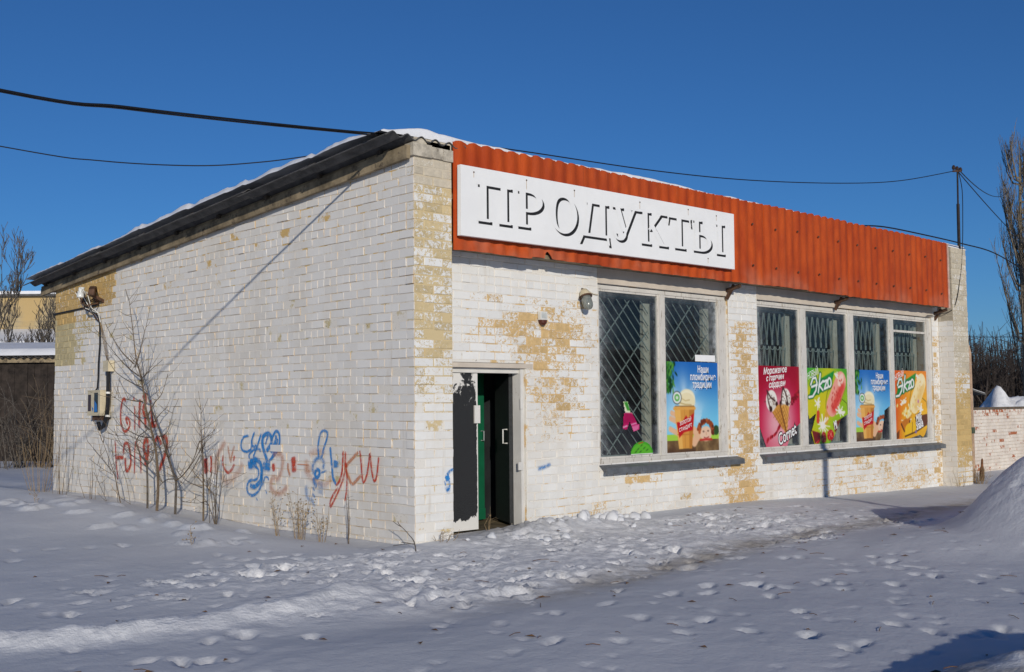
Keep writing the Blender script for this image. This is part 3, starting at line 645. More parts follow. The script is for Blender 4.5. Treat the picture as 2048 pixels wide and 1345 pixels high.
# security grilles: slanting bars behind the left window, folding lattice behind the right
gy = FY + .20
g1 = MB().box((W1[0] + .03, gy - .01, WZ0 + .07), (W1[1] - .16, gy + .01, WZ0 + .09)).box((W1[0] + .03, gy - .01, WZ1 - .12), (W1[1] - .16, gy + .01, WZ1 - .10)).build('security_grille', STEEL, shop)
def clipbar(px, pz, dx, dz, x0, x1, z0, z1):
    t0, t1 = -99, 99
    for p, d, lo, hi in ((px, dx, x0, x1), (pz, dz, z0, z1)):
        a, b = (lo - p) / d, (hi - p) / d; a, b = min(a, b), max(a, b); t0, t1 = max(t0, a), min(t1, b)
    return (px + dx * t0, pz + dz * t0, px + dx * t1, pz + dz * t1) if t1 - t0 > .12 else None
for (a, b) in ((W1[0] + .04, 4.66), (4.78, 6.08)):
    for i in range(-12, 16):
        c = clipbar(a + i * .172, 3.0, 1., -1.02, a, b, WZ0 + .1, WZ1 - .12)
        if c: MB().bar((c[0], gy, c[1]), (c[2], gy, c[3]), .011, .011).build('bar', STEEL, g1)
    for i in range(-4, 6):
        c = clipbar(a + i * .80 - .1, 1.9, 1., 1.0, a, b, WZ0 + .1, WZ1 - .12)
        if c: MB().bar((c[0], gy + .014, c[1]), (c[2], gy + .014, c[3]), .012, .012).build('bar', STEEL, g1)
g2 = MB().box((W2[0] + .05, gy - .015, WZ1 - .14), (W2[1] - .12, gy + .015, WZ1 - .11)).box((W2[0] + .05, gy - .015, WZ0 + .07), (W2[1] - .12, gy + .015, WZ0 + .10)).build('folding_grille', STEEL, shop)
for (a, b) in in2:
    n = 7; st = (b - a - .16) / n
    for i in range(n):
        xa = a + .05 + i * st
        zz = [2.90, 2.46, 2.36, 1.90, 1.80, 1.34]
        for z0_, z1_ in ((2.90, 2.44), (2.36, 1.84), (1.76, 1.2)):
            MB().bar((xa, gy, z0_), (xa + st * .5, gy, z1_), .020, .006).bar((xa + st, gy + .008, z0_), (xa + st * .5, gy + .008, z1_), .020, .006).build('bar', STEEL, g2)
        m_ = MB()
        for zc in (2.40, 1.80):
            m_.tube([(xa + st * .5 + st * .36 * math.cos(q), gy + .004, zc + .055 * math.sin(q) - .03) for q in np.linspace(math.pi, 2 * math.pi, 8)], .008, 5)
            m_.box((xa + st * .5 - .016, gy - .006, zc - .01), (xa + st * .5 + .016, gy + .010, zc + .07))
        m_.build('scroll', STEEL, g2)

# doorway
frame = MB().box((DX1 - .06, RC + .03, -.05), (DX1 - .005, RC + .17, DZ - .003)).box((DX0 + .002, RC + .06, DZ - .06), (DX1 - .062, RC + .17, DZ - .003)).build('door_frame', DOORWHITE, shop)
def door_mat():
    t = NT('flaking_door', .75, .2); sep = t.n('ShaderNodeSeparateXYZ'); t.l(t.pos(), sep.inputs[0]); x_, z_ = sep.outputs[0], sep.outputs[2]
    n = t.noise(5., 7, .72, None, .8)
    edge = t.math('MULTIPLY_ADD', t.ramp(x_, 1.225, 1.265), .38, .14)
    topm = t.math('MULTIPLY_ADD', t.ramp(z_, 1.30, 1.75), .22, edge); botm = t.math('ADD', topm, t.ramp(z_, .24, .06, 0., .5))
    m = t.ramp(t.math('ADD', t.math('MULTIPLY', n, .9), botm), .80, .83)
    dk = t.mix(t.ramp(t.noise(130., 3, .6), .45, .65), (.018, .019, .021), (.055, .056, .056))
    t.bump(t.math('ADD', t.noise(150., 3, .6), t.math('MULTIPLY', m, 1.5)), .5, .006)
    return t.col(t.mix(m, dk, (.74, .72, .67)))
DOORM = door_mat()
MB().box((DX0 + .01, RC + .085, .02), (1.262, RC + .13, DZ - .065)).build('door_leaf', [DOORM], shop)['label'] = 'closed leaf with flaking black covering'
hz = MB().box((1.20, RC + .065, 1.26), (1.285, RC + .086, 1.47)).build('hasp_plate', DOORWHITE, shop)
mb = MB(); mb.box((-.045, 0, .03), (0, .62, DZ - .07)); lo = mb.build('door_leaf', simple('black_leatherette', (.028, .030, .031), .7, .25, 30, .3, 120), shop); lo['label'] = 'dark leaf swung open into the shop'; lo.location = (DX1 - .062, RC + .175, 0); lo.rotation_euler = (0, 0, R(-27))
MB().tube([(-.045, .08, 1.0), (-.10, .08, 1.0), (-.10, .08, 1.17), (-.045, .08, 1.17)], .009, 6).build('handle', WHITEP, lo)
MB().box((DX1 - .12, RC + .012, .68), (DX1 - .045, RC + .029, .78)).build('latch', DOORWHITE, frame); MB().box((DX1 - .075, RC + .015, 1.42), (DX1 - .03, RC + .029, 1.55)).build('latch', DOORWHITE, frame)
# inside: floor, rear partition toned near-black to read as unlit, green inner door, ceiling
MB().box((.4, RC + .02, -.06), (13.4, 9.4, -.005)).build('floor', FLOORM, shop)
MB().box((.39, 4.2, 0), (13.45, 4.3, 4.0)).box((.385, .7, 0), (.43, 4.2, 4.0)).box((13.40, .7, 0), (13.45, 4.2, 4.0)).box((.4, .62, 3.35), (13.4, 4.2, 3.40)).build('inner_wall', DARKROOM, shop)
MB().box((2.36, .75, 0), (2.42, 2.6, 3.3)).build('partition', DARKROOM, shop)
gd = MB().box((1.50, 1.18, .02), (2.09, 1.22, 2.0)).box((1.50, 1.165, .02), (2.09, 1.181, .16)).build('inner_door', GREEN, shop)
MB().tube([(2.04, 1.18, 1.02), (2.04, 1.13, 1.02), (2.04, 1.13, 1.14), (2.04, 1.18, 1.14)], .008, 6).build('handle', STEEL, gd)

# graffiti: thin sprayed films on the wall, each stroke a part
def stroke(c, w, soft, pts, plane):
    P = [np.array(p) for p in pts]
    # Catmull-Rom smoothing
    Q = []
    for i in range(len(P) - 1):
        p0, p1, p2, p3 = P[max(i - 1, 0)], P[i], P[i + 1], P[min(i + 2, len(P) - 1)]
        ns = max(3, int(np.linalg.norm(p2 - p1) / .05))
        for t in np.linspace(0, 1, ns, endpoint=False):
            Q.append(.5 * ((2 * p1) + (-p0 + p2) * t + (2 * p0 - 5 * p1 + 4 * p2 - p3) * t * t + (-p0 + 3 * p1 - 3 * p2 + p3) * t ** 3))
    Q.append(P[-1]); Q = np.array(Q); n = len(Q)
    T = np.gradient(Q, axis=0); T /= np.linalg.norm(T, axis=1)[:, None] + 1e-9; N = np.stack([-T[:, 1], T[:, 0]], 1)
    prof = [(-1.0, 0), (-.72, .35), (-.45, 1.), (0, 1.), (.45, 1.), (.72, .35), (1.0, 0)] if soft < .5 else [(-1.3, 0), (-.8, .3), (-.35, .75), (0, .85), (.35, .75), (.8, .3), (1.3, 0)]
    amp = 1. if soft < .35 else (.85 if soft < .55 else (.60 if soft < .75 else .38))
    hw = w * .40 * (1.12 + .3 * soft); v = []; al = []
    for i in range(n):
        e = min(1, min(i + .6, n - .4 - i) / 1.6)
        for s, a in prof:
            q = Q[i] + N[i] * hw * s * (.7 + .3 * e); d = .0145 + .00004 * (stroke.k % 60)
            v.append((-d, q[0], q[1]) if plane == 'L' else (q[0], (RC if plane == 'F' else 0) - d, q[1])); al.append(a * amp * (.35 + .65 * e))
    m = len(prof); f = [(i * m + j, i * m + j + 1, (i + 1) * m + j + 1, (i + 1) * m + j) for i in range(n - 1) for j in range(m - 1)]
    mb = MB().add(v, f); me = mb.mesh('graffiti_stroke'); a = me.attributes.new('alpha', 'FLOAT', 'POINT'); a.data.foreach_set('value', np.array(al, np.float32))
    stroke.k += 1; return link('graffiti_stroke', me, SPRAY[c], shop)
stroke.k = 0
GRAF = [('r',0.07,0.3,[(7.031,1.573),(7.082,1.619),(7.144,1.592),(7.191,1.485),(7.206,1.334),(7.154,1.183),(7.043,1.115),(6.921,1.164),(6.877,1.226),(6.909,1.294),(7.012,1.327),(7.001,1.28),(6.947,1.219)]),('r',0.05,0.2,[(6.757,1.652),(6.749,1.585)]),('r',0.05,0.2,[(6.726,1.51),(6.713,1.362),(6.723,1.133)]),('r',0.1,0.2,[(6.54,1.61),(6.56,1.456),(6.559,1.174)]),('r',0.11,0.2,[(6.451,1.616),(6.379,1.668),(6.362,1.561),(6.441,1.455),(6.371,1.336),(6.352,1.17)]),('r',0.08,0.2,[(6.202,1.593),(6.185,1.455),(6.153,1.31),(6.116,1.205),(6.008,1.232),(6.024,1.297)]),('r',0.16,0.2,[(6.152,1.283),(6.121,1.198)]),('r',0.05,0.3,[(7.395,0.973),(7.366,0.835),(7.345,0.67),(7.309,0.52),(7.273,0.37)]),('r',0.09,0.3,[(7.33,0.709),(7.079,0.719)]),('r',0.08,0.3,[(7.09,0.773),(7.068,0.897),(7.008,0.939),(6.915,0.913),(6.85,0.78),(6.831,0.645),(6.889,0.549),(6.981,0.518),(7.014,0.626),(7.033,0.72)]),('r',0.05,0.2,[(6.673,0.979),(6.699,0.824),(6.706,0.482)]),('r',0.06,0.2,[(6.673,0.972),(6.581,0.867),(6.502,0.696),(6.483,0.497)]),('r',0.11,0.2,[(6.259,0.94),(6.325,1.018),(6.399,0.937),(6.388,0.831),(6.29,0.768),(6.257,0.848),(6.259,0.94)]),('r',0.13,0.2,[(6.29,0.768),(6.326,0.701),(6.339,0.621)]),('r',0.04,0.2,[(6.255,0.769),(6.265,0.571)]),('r',0.1,0.2,[(6.035,0.918),(6.031,0.983),(5.961,1.043),(5.876,0.986),(5.847,0.935)]),('r',0.11,0.2,[(5.821,1.033),(5.724,1.056),(5.668,0.99),(5.692,0.848),(5.8,0.691),(5.908,0.558)]),('r',0.16,0.15,[(4.534,0.783),(4.522,0.672),(4.51,0.571)]),('r',0.07,0.2,[(4.391,0.822),(4.369,0.707),(4.388,0.586)]),('o',0.1,0.6,[(3.995,1.016),(4.131,0.913),(4.229,0.791),(4.264,0.68),(4.226,0.572)]),('o',0.05,0.5,[(3.762,0.971),(3.818,0.862),(3.859,0.733)]),('o',0.05,0.5,[(3.935,0.967),(3.865,0.753)]),('r',0.06,0.4,[(4.073,0.736),(4.029,0.669),(3.931,0.608),(3.835,0.646),(3.759,0.727)]),('r',0.05,0.3,[(4.051,0.836),(4.078,0.746)]),('r',0.05,0.3,[(3.76,0.839),(3.786,0.76)]),('o',0.12,0.8,[(3.551,0.753),(3.625,0.654),(3.776,0.551),(3.949,0.484),(4.107,0.557)]),('b',0.05,0.3,[(3.396,1.103),(3.517,1.09),(3.588,1.013),(3.572,0.926),(3.459,0.895),(3.349,0.931),(3.327,0.999),(3.322,1.056),(3.259,1.153)]),('b',0.05,0.3,[(3.322,1.056),(3.313,0.98),(3.258,0.967),(3.207,0.992)]),('b',0.05,0.3,[(3.097,1.136),(3.15,1.04),(3.221,0.925),(3.293,0.828)]),('b',0.05,0.4,[(3.375,0.806),(3.385,0.864),(3.257,0.932),(3.131,0.938),(3.12,0.899)]),('b',0.09,0.25,[(2.943,0.781),(3.032,0.929),(3.067,1.023),(3.043,1.104),(2.937,1.136),(2.866,1.106),(2.845,1.036),(2.897,0.97),(2.97,0.917)]),('b',0.06,0.3,[(2.862,1.045),(2.814,1.112),(2.745,1.17),(2.676,1.141),(2.658,1.049),(2.705,0.937),(2.812,0.851),(2.916,0.782)]),('b',0.05,0.3,[(2.989,0.996),(2.968,1.053),(2.928,1.101)]),('b',0.08,0.3,[(2.77,1.098),(2.736,1.08),(2.804,0.972),(2.865,0.896)]),('b',0.05,0.3,[(2.696,1.076),(2.761,0.945),(2.847,0.84)]),('b',0.17,0.2,[(3.42,0.719),(3.31,0.737),(3.201,0.75)]),('b',0.1,0.2,[(3.366,0.768),(3.256,0.805),(3.165,0.789),(3.093,0.73),(3.083,0.617),(3.124,0.521),(3.253,0.453),(3.363,0.472)]),('b',0.17,0.2,[(3.054,0.731),(2.969,0.723),(2.872,0.726)]),('b',0.05,0.3,[(3.237,0.715),(3.165,0.68),(3.155,0.605),(3.199,0.555),(3.29,0.533)]),('b',0.06,0.35,[(3.083,0.617),(3.07,0.523),(3.153,0.406),(3.288,0.341),(3.395,0.361),(3.436,0.426),(3.4,0.509),(3.29,0.544)]),('b',0.04,0.4,[(3.055,0.467),(3.003,0.582),(2.932,0.585),(2.915,0.549)]),('b',0.03,0.4,[(2.984,0.433),(2.948,0.37)]),('b',0.03,0.5,[(3.215,0.318),(3.17,0.283)]),('o',0.09,0.6,[(2.812,0.877),(2.657,0.883),(2.589,0.82),(2.622,0.672),(2.706,0.576),(2.819,0.59),(2.862,0.514),(2.844,0.44),(2.74,0.399),(2.603,0.415),(2.477,0.499)]),('r',0.1,0.3,[(2.808,0.767),(2.793,0.665)]),('r',0.15,0.15,[(2.354,0.863),(2.338,0.771),(2.331,0.671)]),('o',0.06,0.4,[(2.467,0.784),(2.461,0.699),(2.417,0.62)]),('o',0.02,0.3,[(2.262,0.773),(2.008,0.773)]),('o',0.15,0.7,[(2.037,0.781),(2.016,0.674)]),('b',0.05,0.4,[(1.798,0.87),(1.81,1.0),(1.775,1.132),(1.704,1.19),(1.618,1.166),(1.632,1.085),(1.689,0.987),(1.732,0.872)]),('b',0.06,0.5,[(1.907,0.664),(1.923,0.761),(1.852,0.847),(1.743,0.864),(1.689,0.804),(1.712,0.733)]),('b',0.07,0.3,[(1.852,0.724),(1.793,0.721),(1.782,0.669),(1.836,0.63),(1.876,0.665),(1.852,0.724)]),('b',0.16,0.4,[(1.7,0.716),(1.693,0.69)]),('b',0.08,0.5,[(1.902,0.629),(1.891,0.576),(1.836,0.517)]),('b',0.14,0.9,[(1.774,0.59),(1.75,0.503),(1.758,0.433)]),('b',0.06,0.25,[(1.559,1.0),(1.547,0.913),(1.526,0.783),(1.498,0.637),(1.435,0.569)]),('b',0.14,0.4,[(1.438,0.846),(1.444,0.803),(1.441,0.76)]),('b',0.07,0.7,[(2.061,0.533),(2.049,0.4),(1.985,0.346)]),('b',0.06,0.7,[(1.969,0.386),(1.874,0.29)]),('b',0.03,0.5,[(2.001,0.247),(2.024,0.179)]),('b',0.04,0.5,[(1.93,0.512),(1.883,0.471)]),('b',0.04,0.5,[(1.938,0.432),(1.875,0.392)]),('r',0.05,0.3,[(1.304,0.962),(1.312,0.799),(1.334,0.686),(1.393,0.589),(1.453,0.561)]),('r',0.045,0.35,[(1.257,0.955),(1.26,0.818),(1.275,0.697),(1.349,0.557),(1.483,0.378),(1.558,0.3),(1.558,0.365),(1.498,0.446),(1.408,0.529)]),('o',0.06,0.4,[(1.006,0.952),(1.114,0.882),(1.223,0.802),(1.257,0.758),(1.202,0.675),(1.129,0.583),(1.043,0.63),(0.95,0.689)]),('r',0.04,0.3,[(1.238,0.767),(1.224,0.631),(1.238,0.494),(1.268,0.382)]),('r',0.09,0.4,[(1.245,0.827),(1.245,0.767)]),('r',0.045,0.25,[(0.978,0.97),(0.95,0.828),(0.936,0.702),(0.908,0.611),(0.844,0.697),(0.802,0.857),(0.785,0.945),(0.767,0.833),(0.74,0.71),(0.703,0.633),(0.657,0.697),(0.636,0.821),(0.622,0.908)]),('o',0.09,0.9,[(2.051,0.846),(2.074,0.729),(2.002,0.642),(1.852,0.578),(1.666,0.556),(1.513,0.636)]),('o',0.1,0.9,[(2.011,0.901),(1.853,0.94),(1.666,0.918)])]
for g in GRAF: stroke(*g, 'L')
for g in [('b',0.05,0.4,[(0.533,0.769),(0.478,0.744),(0.441,0.711)]),('b',0.11,0.3,[(0.413,0.664),(0.477,0.688)]),('b',0.03,0.4,[(0.404,0.651),(0.422,0.594)]),('b',0.04,0.4,[(0.472,0.647),(0.476,0.57),(0.43,0.539)]),('b',0.09,0.6,[(0.476,0.57),(0.421,0.532)])]: stroke(*g, 'P')
for g in [('b',0.06,0.5,[(2.16,0.685),(2.239,0.694),(2.39,0.73)])]: stroke(*g, 'F')
# ------------------------------------------------------------------ lettering helper (built-in font)
def text_mesh(name, body, size, mat, parent, x, z, y, rot=0., shear=0., bold=0., sx=1., align='LEFT'):
    cu = bpy.data.curves.new(name, 'FONT'); cu.body = body; cu.size = size; cu.shear = shear; cu.offset = bold; cu.align_x = align; cu.resolution_u = 3
    ob = bpy.data.objects.new(name, cu); COL.objects.link(ob)
    dg = bpy.context.evaluated_depsgraph_get(); me = bpy.data.meshes.new_from_object(ob.evaluated_get(dg))
    bpy.data.objects.remove(ob); bpy.data.curves.remove(cu)
    M_ = Matrix.Translation((x, y, z)) @ Matrix.Rotation(rot, 4, 'Y').inverted() @ Matrix(((sx, 0, 0, 0), (0, 0, 1, 0), (0, 1, 0, 0), (0, 0, 0, 1)))
    me.transform(M_); me.flip_normals() if False else None
    me.materials.clear(); return link(name, me, mat, parent)

# ------------------------------------------------------------------ shop sign
SY = -.115
sign = tag(empty('shop_sign', (3.2, SY, 3.8)), 'long white board with shadow lettering ПРОДУКТЫ on the orange fascia', 'sign')
IS = Matrix.Translation((-3.2, -SY, -3.8))
mb = MB(); mb.add([(.575, SY, 3.372), (5.845, SY, 3.398), (5.852, SY, 4.205), (.58, SY, 4.172), (.575, SY + .055, 3.372), (5.845, SY + .055, 3.398), (5.852, SY + .055, 4.205), (.58, SY + .055, 4.172)],
                  [(0, 1, 2, 3), (7, 6, 5, 4), (0, 4, 5, 1), (1, 5, 6, 2), (2, 6, 7, 3), (3, 7, 4, 0)])
me = mb.mesh('panel'); me.transform(IS); link('panel', me, SIGNWHITE, sign)
def arc(cx, cz, rx, rz, a0, a1, w0, w1, n=16):
    out = []
    for i in range(n):
        t0, t1 = a0 + (a1 - a0) * i / n, a0 + (a1 - a0) * (i + 1) / n
        def wd(t): return w0 + (w1 - w0) * abs(math.cos(t))
        out.append([(cx + rx * math.cos(t0), cz + rz * math.sin(t0)), (cx + rx * math.cos(t1), cz + rz * math.sin(t1)), (cx + (rx - wd(t1)) * math.cos(t1), cz + (rz - w0) * math.sin(t1)), (cx + (rx - wd(t0)) * math.cos(t0), cz + (rz - w0) * math.sin(t0))])
    return out
def rc(x0, x1, z0, z1): return [(x0, z0), (x1, z0), (x1, z1), (x0, z1)]
HH = .455; SF = .036
def stem(x, w=.105, serif=.055, top=True, bot=True):
    o = [rc(x, x + w, 0, HH)]
    if bot: o.append(rc(x - serif, x + w + serif, 0, SF))
    if top: o.append(rc(x - serif, x + w + serif, HH - SF, HH))
    return o
def slant(x0, z0, x1, z1, w): return [[(x0, z0), (x0 + w, z0), (x1 + w, z1), (x1, z1)]]
GL = [(.805, .585, stem(.06) + stem(.385) + [rc(0, .55, HH - SF, HH)]),
      (1.435, .49, stem(.06) + arc(.20, HH - .135, .25, .135, -math.pi / 2, math.pi / 2, .038, .10) + [rc(.10, .22, HH - .038, HH), rc(.10, .22, HH - .27, HH - .232)]),
      (2.005, .49, arc(.245, HH / 2, .245, HH / 2 + .012, 0, 2 * math.pi, .035, .105, 36)),
      (2.505, .64, [rc(.14, .56, HH - SF, HH)] + slant(.10, .02, .19, HH, .085) + stem(.41, serif=.05, bot=False) + [rc(.06, .58, .0, .04)] + slant(.0, -.085, .07, .03, .045) + slant(.555, -.085, .53, .03, .045)),
      (3.15, .57, slant(.19, .12, .05, HH, .10) + slant(.20, .05, .43, HH, .05) + [rc(-.01, .21, HH - SF, HH), rc(.36, .56, HH - SF, HH)] + arc(.15, .10, .13, .10, math.pi * .95, math.pi * 2., .035, .06, 12)),
      (3.705, .57, stem(.06) + slant(.17, .20, .43, HH, .055) + slant(.43, 0, .19, .27, .105) + [rc(.38, .57, HH - SF, HH), rc(.37, .58, 0, SF)]),
      (4.285, .53, stem(.21, serif=.075) + [rc(.0, .525, HH - .045, HH)] + slant(-.01, HH - .13, .02, HH - .02, .03) + slant(.505, HH - .13, .48, HH - .02, .03)),
      (4.835, .78, stem(.06) + arc(.20, .135, .25, .135, -math.pi / 2, math.pi / 2, .038, .10) + [rc(.10, .22, .232, .27), rc(.10, .22, 0, .038)] + stem(.60))]
def letters(name, dx, dz, y, mat):
    k = 0
    for x, w, polys in GL:
        mb = MB()
        for p in polys:
            k += 1; yy_ = y - .00002 * (k % 40)
            mb.add([(x + a + dx - 3.2, yy_ - SY, 3.575 + b + dz - 3.8 + (x - 3.2) * .006) for a, b in p], [tuple(range(len(p)))])
        mb.build(name, mat, sign)
letters('letter_shadow', .034, -.030, SY - .0015, BLACKINK)
letters('letter', 0, 0, SY - .0035, SIGNWHITE)
STREAK = simple('rust_streak', (.52, .40, .27), .8, .2, 40)
for nx_, nz_ in ((.777, 4.11), (1.617, 4.131), (2.449, 4.115), (3.716, 4.121), (4.761, 4.145), (5.417, 4.131), (5.2, 3.50)):
    m_ = MB(); m_.box((nx_ - 3.208, -.006, nz_ - 3.808), (nx_ - 3.192, -.001, nz_ - 3.792), 0); m_.box((nx_ - 3.2035, -.0018, nz_ - 3.86 - .06 * rng.random()), (nx_ - 3.1965, -.0008, nz_ - 3.808), 1); m_.build('nail', [RUST, STREAK], sign)

# ------------------------------------------------------------------ window posters: print held as vertex colour on a fine sheet
class Canvas:
    def __init__(s, n, m):
        s.n, s.m = n, m; s.U, s.V = np.meshgrid(np.linspace(0, 1, n), np.linspace(0, 1, m), indexing='ij'); s.A = np.ones((n, m, 3)); s.px = 1.2 / n
    def fill(s, mask, c):
        mask = np.clip(mask, 0, 1)[..., None]; c = np.array(c, float) / 255. if not isinstance(c, np.ndarray) else c
        s.A = s.A * (1 - mask) + c * mask
    def ell(s, cx, cy, rx, ry, c, ang=0., soft=None, al=1.):
        x, y = s.U - cx, s.V - cy; ca, sa = math.cos(ang), math.sin(ang); r = np.hypot((x * ca + y * sa) / rx, (-x * sa + y * ca) / ry)
        so_ = soft if soft is not None else s.px / min(rx, ry); s.fill(al * (1 - sstep(r, 1 - so_, 1 + so_)), c)
    def sd(s, pts):
        pts = [np.array(p) for p in pts]; d = np.full(s.U.shape, 1e9); ins = np.zeros(s.U.shape, bool)
        for a, b in zip(pts, pts[1:] + pts[:1]):
            e = b - a; t = np.clip(((s.U - a[0]) * e[0] + (s.V - a[1]) * e[1]) / (e @ e + 1e-12), 0, 1)
            d = np.minimum(d, np.hypot(s.U - a[0] - t * e[0], s.V - a[1] - t * e[1]))
            cnd = ((a[1] > s.V) != (b[1] > s.V)); ins ^= cnd & (s.U < (b[0] - a[0]) * (s.V - a[1]) / (b[1] - a[1] + 1e-12) + a[0])
        return np.where(ins, -d, d)
    def poly(s, pts, c, soft=None, al=1.):
        w = soft or s.px; s.fill(al * (1 - sstep(s.sd(pts), -w, w)), c)
    def line(s, pts, w, c, al=1., soft=None):
        d = np.full(s.U.shape, 1e9)
        for a, b in zip(pts[:-1], pts[1:]):
            a, b = np.array(a), np.array(b); e = b - a; t = np.clip(((s.U - a[0]) * e[0] + (s.V - a[1]) * e[1]) / (e @ e + 1e-12), 0, 1)
            d = np.minimum(d, np.hypot(s.U - a[0] - t * e[0], s.V - a[1] - t * e[1]))
        q = soft or s.px; s.fill(al * (1 - sstep(d, w / 2 - q, w / 2 + q)), c)
    def lin(s):
        A = np.clip(s.A, 0, 1); return np.where(A <= .04045, A / 12.92, ((A + .055) / 1.055) ** 2.4) * .88
def g3(t, a, b): t = t[..., None]; return np.array(a, float) / 255 * (1 - t) + np.array(b, float) / 255 * t
def poster(name, x0, x1, z0, z1, cv, label, outline=None):
    y = FY + .020
    P = np.stack([x0 + (x1 - x0) * cv.U, np.full(cv.U.shape, y), z1 - (z1 - z0) * cv.V], -1)
    keep = None
    if outline is not None:
        inside = cv.sd(outline) < 0; keep = inside[:-1, :-1] & inside[1:, 1:]
    e = empty(name, ((x0 + x1) / 2, y, z0)); tag(e, label, 'poster', 'ice cream posters in the shop windows')
    me = gridmesh('sheet', P, cv.lin(), keep=keep); me.transform(Matrix.Translation((-(x0 + x1) / 2, -y, -z0))); link('sheet', me, PRINT, e)
    def put(body, size, mat, u, v, **k):
        o = text_mesh('lettering', body, size, mat, e, x0 + (x1 - x0) * u - (x0 + x1) / 2, (z1 - z0) * (1 - v), -.0016 - k.pop('lift', 0), **k); return o
    e['_'] = 0; del e['_']; return put
WINK = simple('white_ink', (.86, .86, .84), .5, .02, 10); DKGREEN = simple('dark_green_ink', (.01, .14, .04), .5, .1, 10); DKINK = simple('dark_maroon_ink', (.05, .015, .015), .5, .1, 10); BLUEINK = simple('blue_ink', (.03, .15, .42), .5, .1, 10)
def noise_uv(cv, sc, seed): return fbm(cv.U, cv.V, sc, 4, seed)
def blue_poster():
    cv = Canvas(120, 150); U, V = cv.U, cv.V
    cv.A = g3(sstep(V, 0, .72), (30, 105, 190), (120, 205, 240)); cv.A = cv.A * 1.0
    d = np.hypot((U - .36) * 1.0, (V - .47)); ang = np.arctan2(V - .47, U - .36)
    cv.fill(.85 * np.exp(-(d / .30) ** 2) * (.75 + .25 * np.sin(ang * 7 + 1)), (235, 248, 255)); cv.fill(.35 * np.exp(-((U - .10) / .16) ** 2 - ((V - .55) / .3) ** 2), (220, 240, 250))
    cv.fill(.5 * sstep(noise_uv(cv, 5, 301), .02, .2) * np.exp(-((V - .62) / .10) ** 2) * (U > .45), (235, 245, 250))
    cv.fill(sstep(V, .795, .80), (170, 215, 70)); cv.fill(sstep(V, .862, .866), g3(sstep(noise_uv(cv, 9, 311), -.2, .25), (105, 78, 48), (160, 130, 85)))
    cv.fill(.6 * sstep(V, .86, 1.) * (U < .55), (80, 52, 34))
    for i in range(120):
        a, b = abs(rng.normal(0, .075)), rng.uniform(.0, .36) ** 1.1
        cv.ell(a * (1.1 - b), b, .012, .028, [(25, 80, 30), (60, 130, 40), (15, 55, 22), (95, 160, 50)][i % 4], rng.uniform(-.8, .8))
    cv.ell(.95, .765, .06, .055, (45, 80, 40)); cv.ell(.9, .79, .03, .03, (60, 95, 45))
    SK = (238, 190, 150)
    for (a, b), (c, d_), w in (((.10, .56), (.22, .60), .055), ((.08, .62), (.22, .665), .06), ((.07, .735), (.22, .79), .06), ((.60, .80), (.52, .885), .11)): cv.line([(a, b), (c, d_)], w, SK)
    cv.line([(.52, .76), (.60, .83)], .09, SK)
    for i in range(3): cv.ell(.39, .405 + .02 * i, .155, .105, [(250, 240, 200), (253, 246, 214), (247, 234, 190)][i])
    cv.line([(.28, .40), (.36, .43), (.44, .42)], .012, (215, 190, 130)); cv.line([(.27, .455), (.36, .47), (.47, .475)], .014, (205, 178, 118)); cv.line([(.17, .492), (.52, .492)], .014, (120, 85, 40))
    cv.poly([(.15, .495), (.535, .495), (.47, .955), (.23, .955)], (226, 160, 70)); cv.poly([(.15, .495), (.26, .495), (.30, .955), (.23, .955)], (242, 186, 96)); cv.poly([(.43, .495), (.535, .495), (.47, .955), (.42, .955)], (196, 128, 48))
    cv.line([(.145, .515), (.54, .515)], .030, (236, 172, 82)); cv.line([(.21, .80), (.50, .80)], .010, (190, 125, 50)); cv.line([(.34, .53), (.345, .94)], .008, (200, 135, 55))
    cv.poly([(.19, .665), (.30, .66), (.37, .59), (.40, .625), (.52, .565), (.49, .755), (.33, .775), (.235, .835)], (200, 20, 28))
    cv.ell(.205, .395, .085, .072, (40, 50, 45)); cv.ell(.205, .395, .076, .064, (240, 245, 240)); cv.ell(.205, .395, .048, .040, (90, 175, 70)); cv.ell(.205, .395, .026, .020, (225, 240, 220))
    cv.ell(.745, .80, .115, .085, (242, 205, 175))
    for i in range(60):
        t = rng.uniform(math.pi * .93, 2.12 * math.pi); q = rng.uniform(.9, 1.25)
        cv.ell(.745 + .125 * q * math.cos(t), .745 + .098 * q * math.sin(t) + .02, .022, .020, [(150, 70, 30), (185, 95, 42), (110, 45, 20)][i % 3])
    cv.ell(.70, .775, .014, .008, (95, 60, 45)); cv.ell(.79, .770, .014, .008, (95, 60, 45)); cv.line([(.75, .785), (.755, .81)], .012, (222, 165, 130)); cv.line([(.71, .842), (.75, .852), (.80, .838)], .012, (170, 60, 55))
    cv.line([(.63, .868), (.86, .864)], .022, (200, 50, 40))
    return cv
def txt_blue(put, s=1.):
    for b, u, v, sz in (('Наши', .60, .115, .140), ('пломбирные', .455, .20, .140), ('традиции', .50, .285, .140)):
        put(b, sz * s, BLUEINK, u + .006, v + .008, bold=.006, sx=.72); put(b, sz * s, WINK, u, v, bold=.002, sx=.72, lift=.0012)
    put('ЗОЛОТОЙ', .070 * s, WINK, .245, .702, rot=R(14), shear=.2, bold=.0008, sx=.80, lift=.001); put('СТАНДАРТ', .070 * s, WINK, .232, .772, rot=R(14), shear=.2, bold=.0008, sx=.80, lift=.001)
put = poster('poster', 4.806, 6.040, .765, 2.062, blue_poster(), 'whole blue poster of a waffle cup and a curly child in the left window')
txt_blue(put)
cv = blue_poster(); put = poster('poster', 10.045, 11.312, .765, 2.022, cv, 'blue waffle cup poster with its lower right corner missing',
    [(-.01, -.01), (1.01, -.01), (1.01, .50), (.99, .515), (.83, .575), (.815, .68), (.72, .95), (.66, 1.01), (-.01, 1.01)])
txt_blue(put)
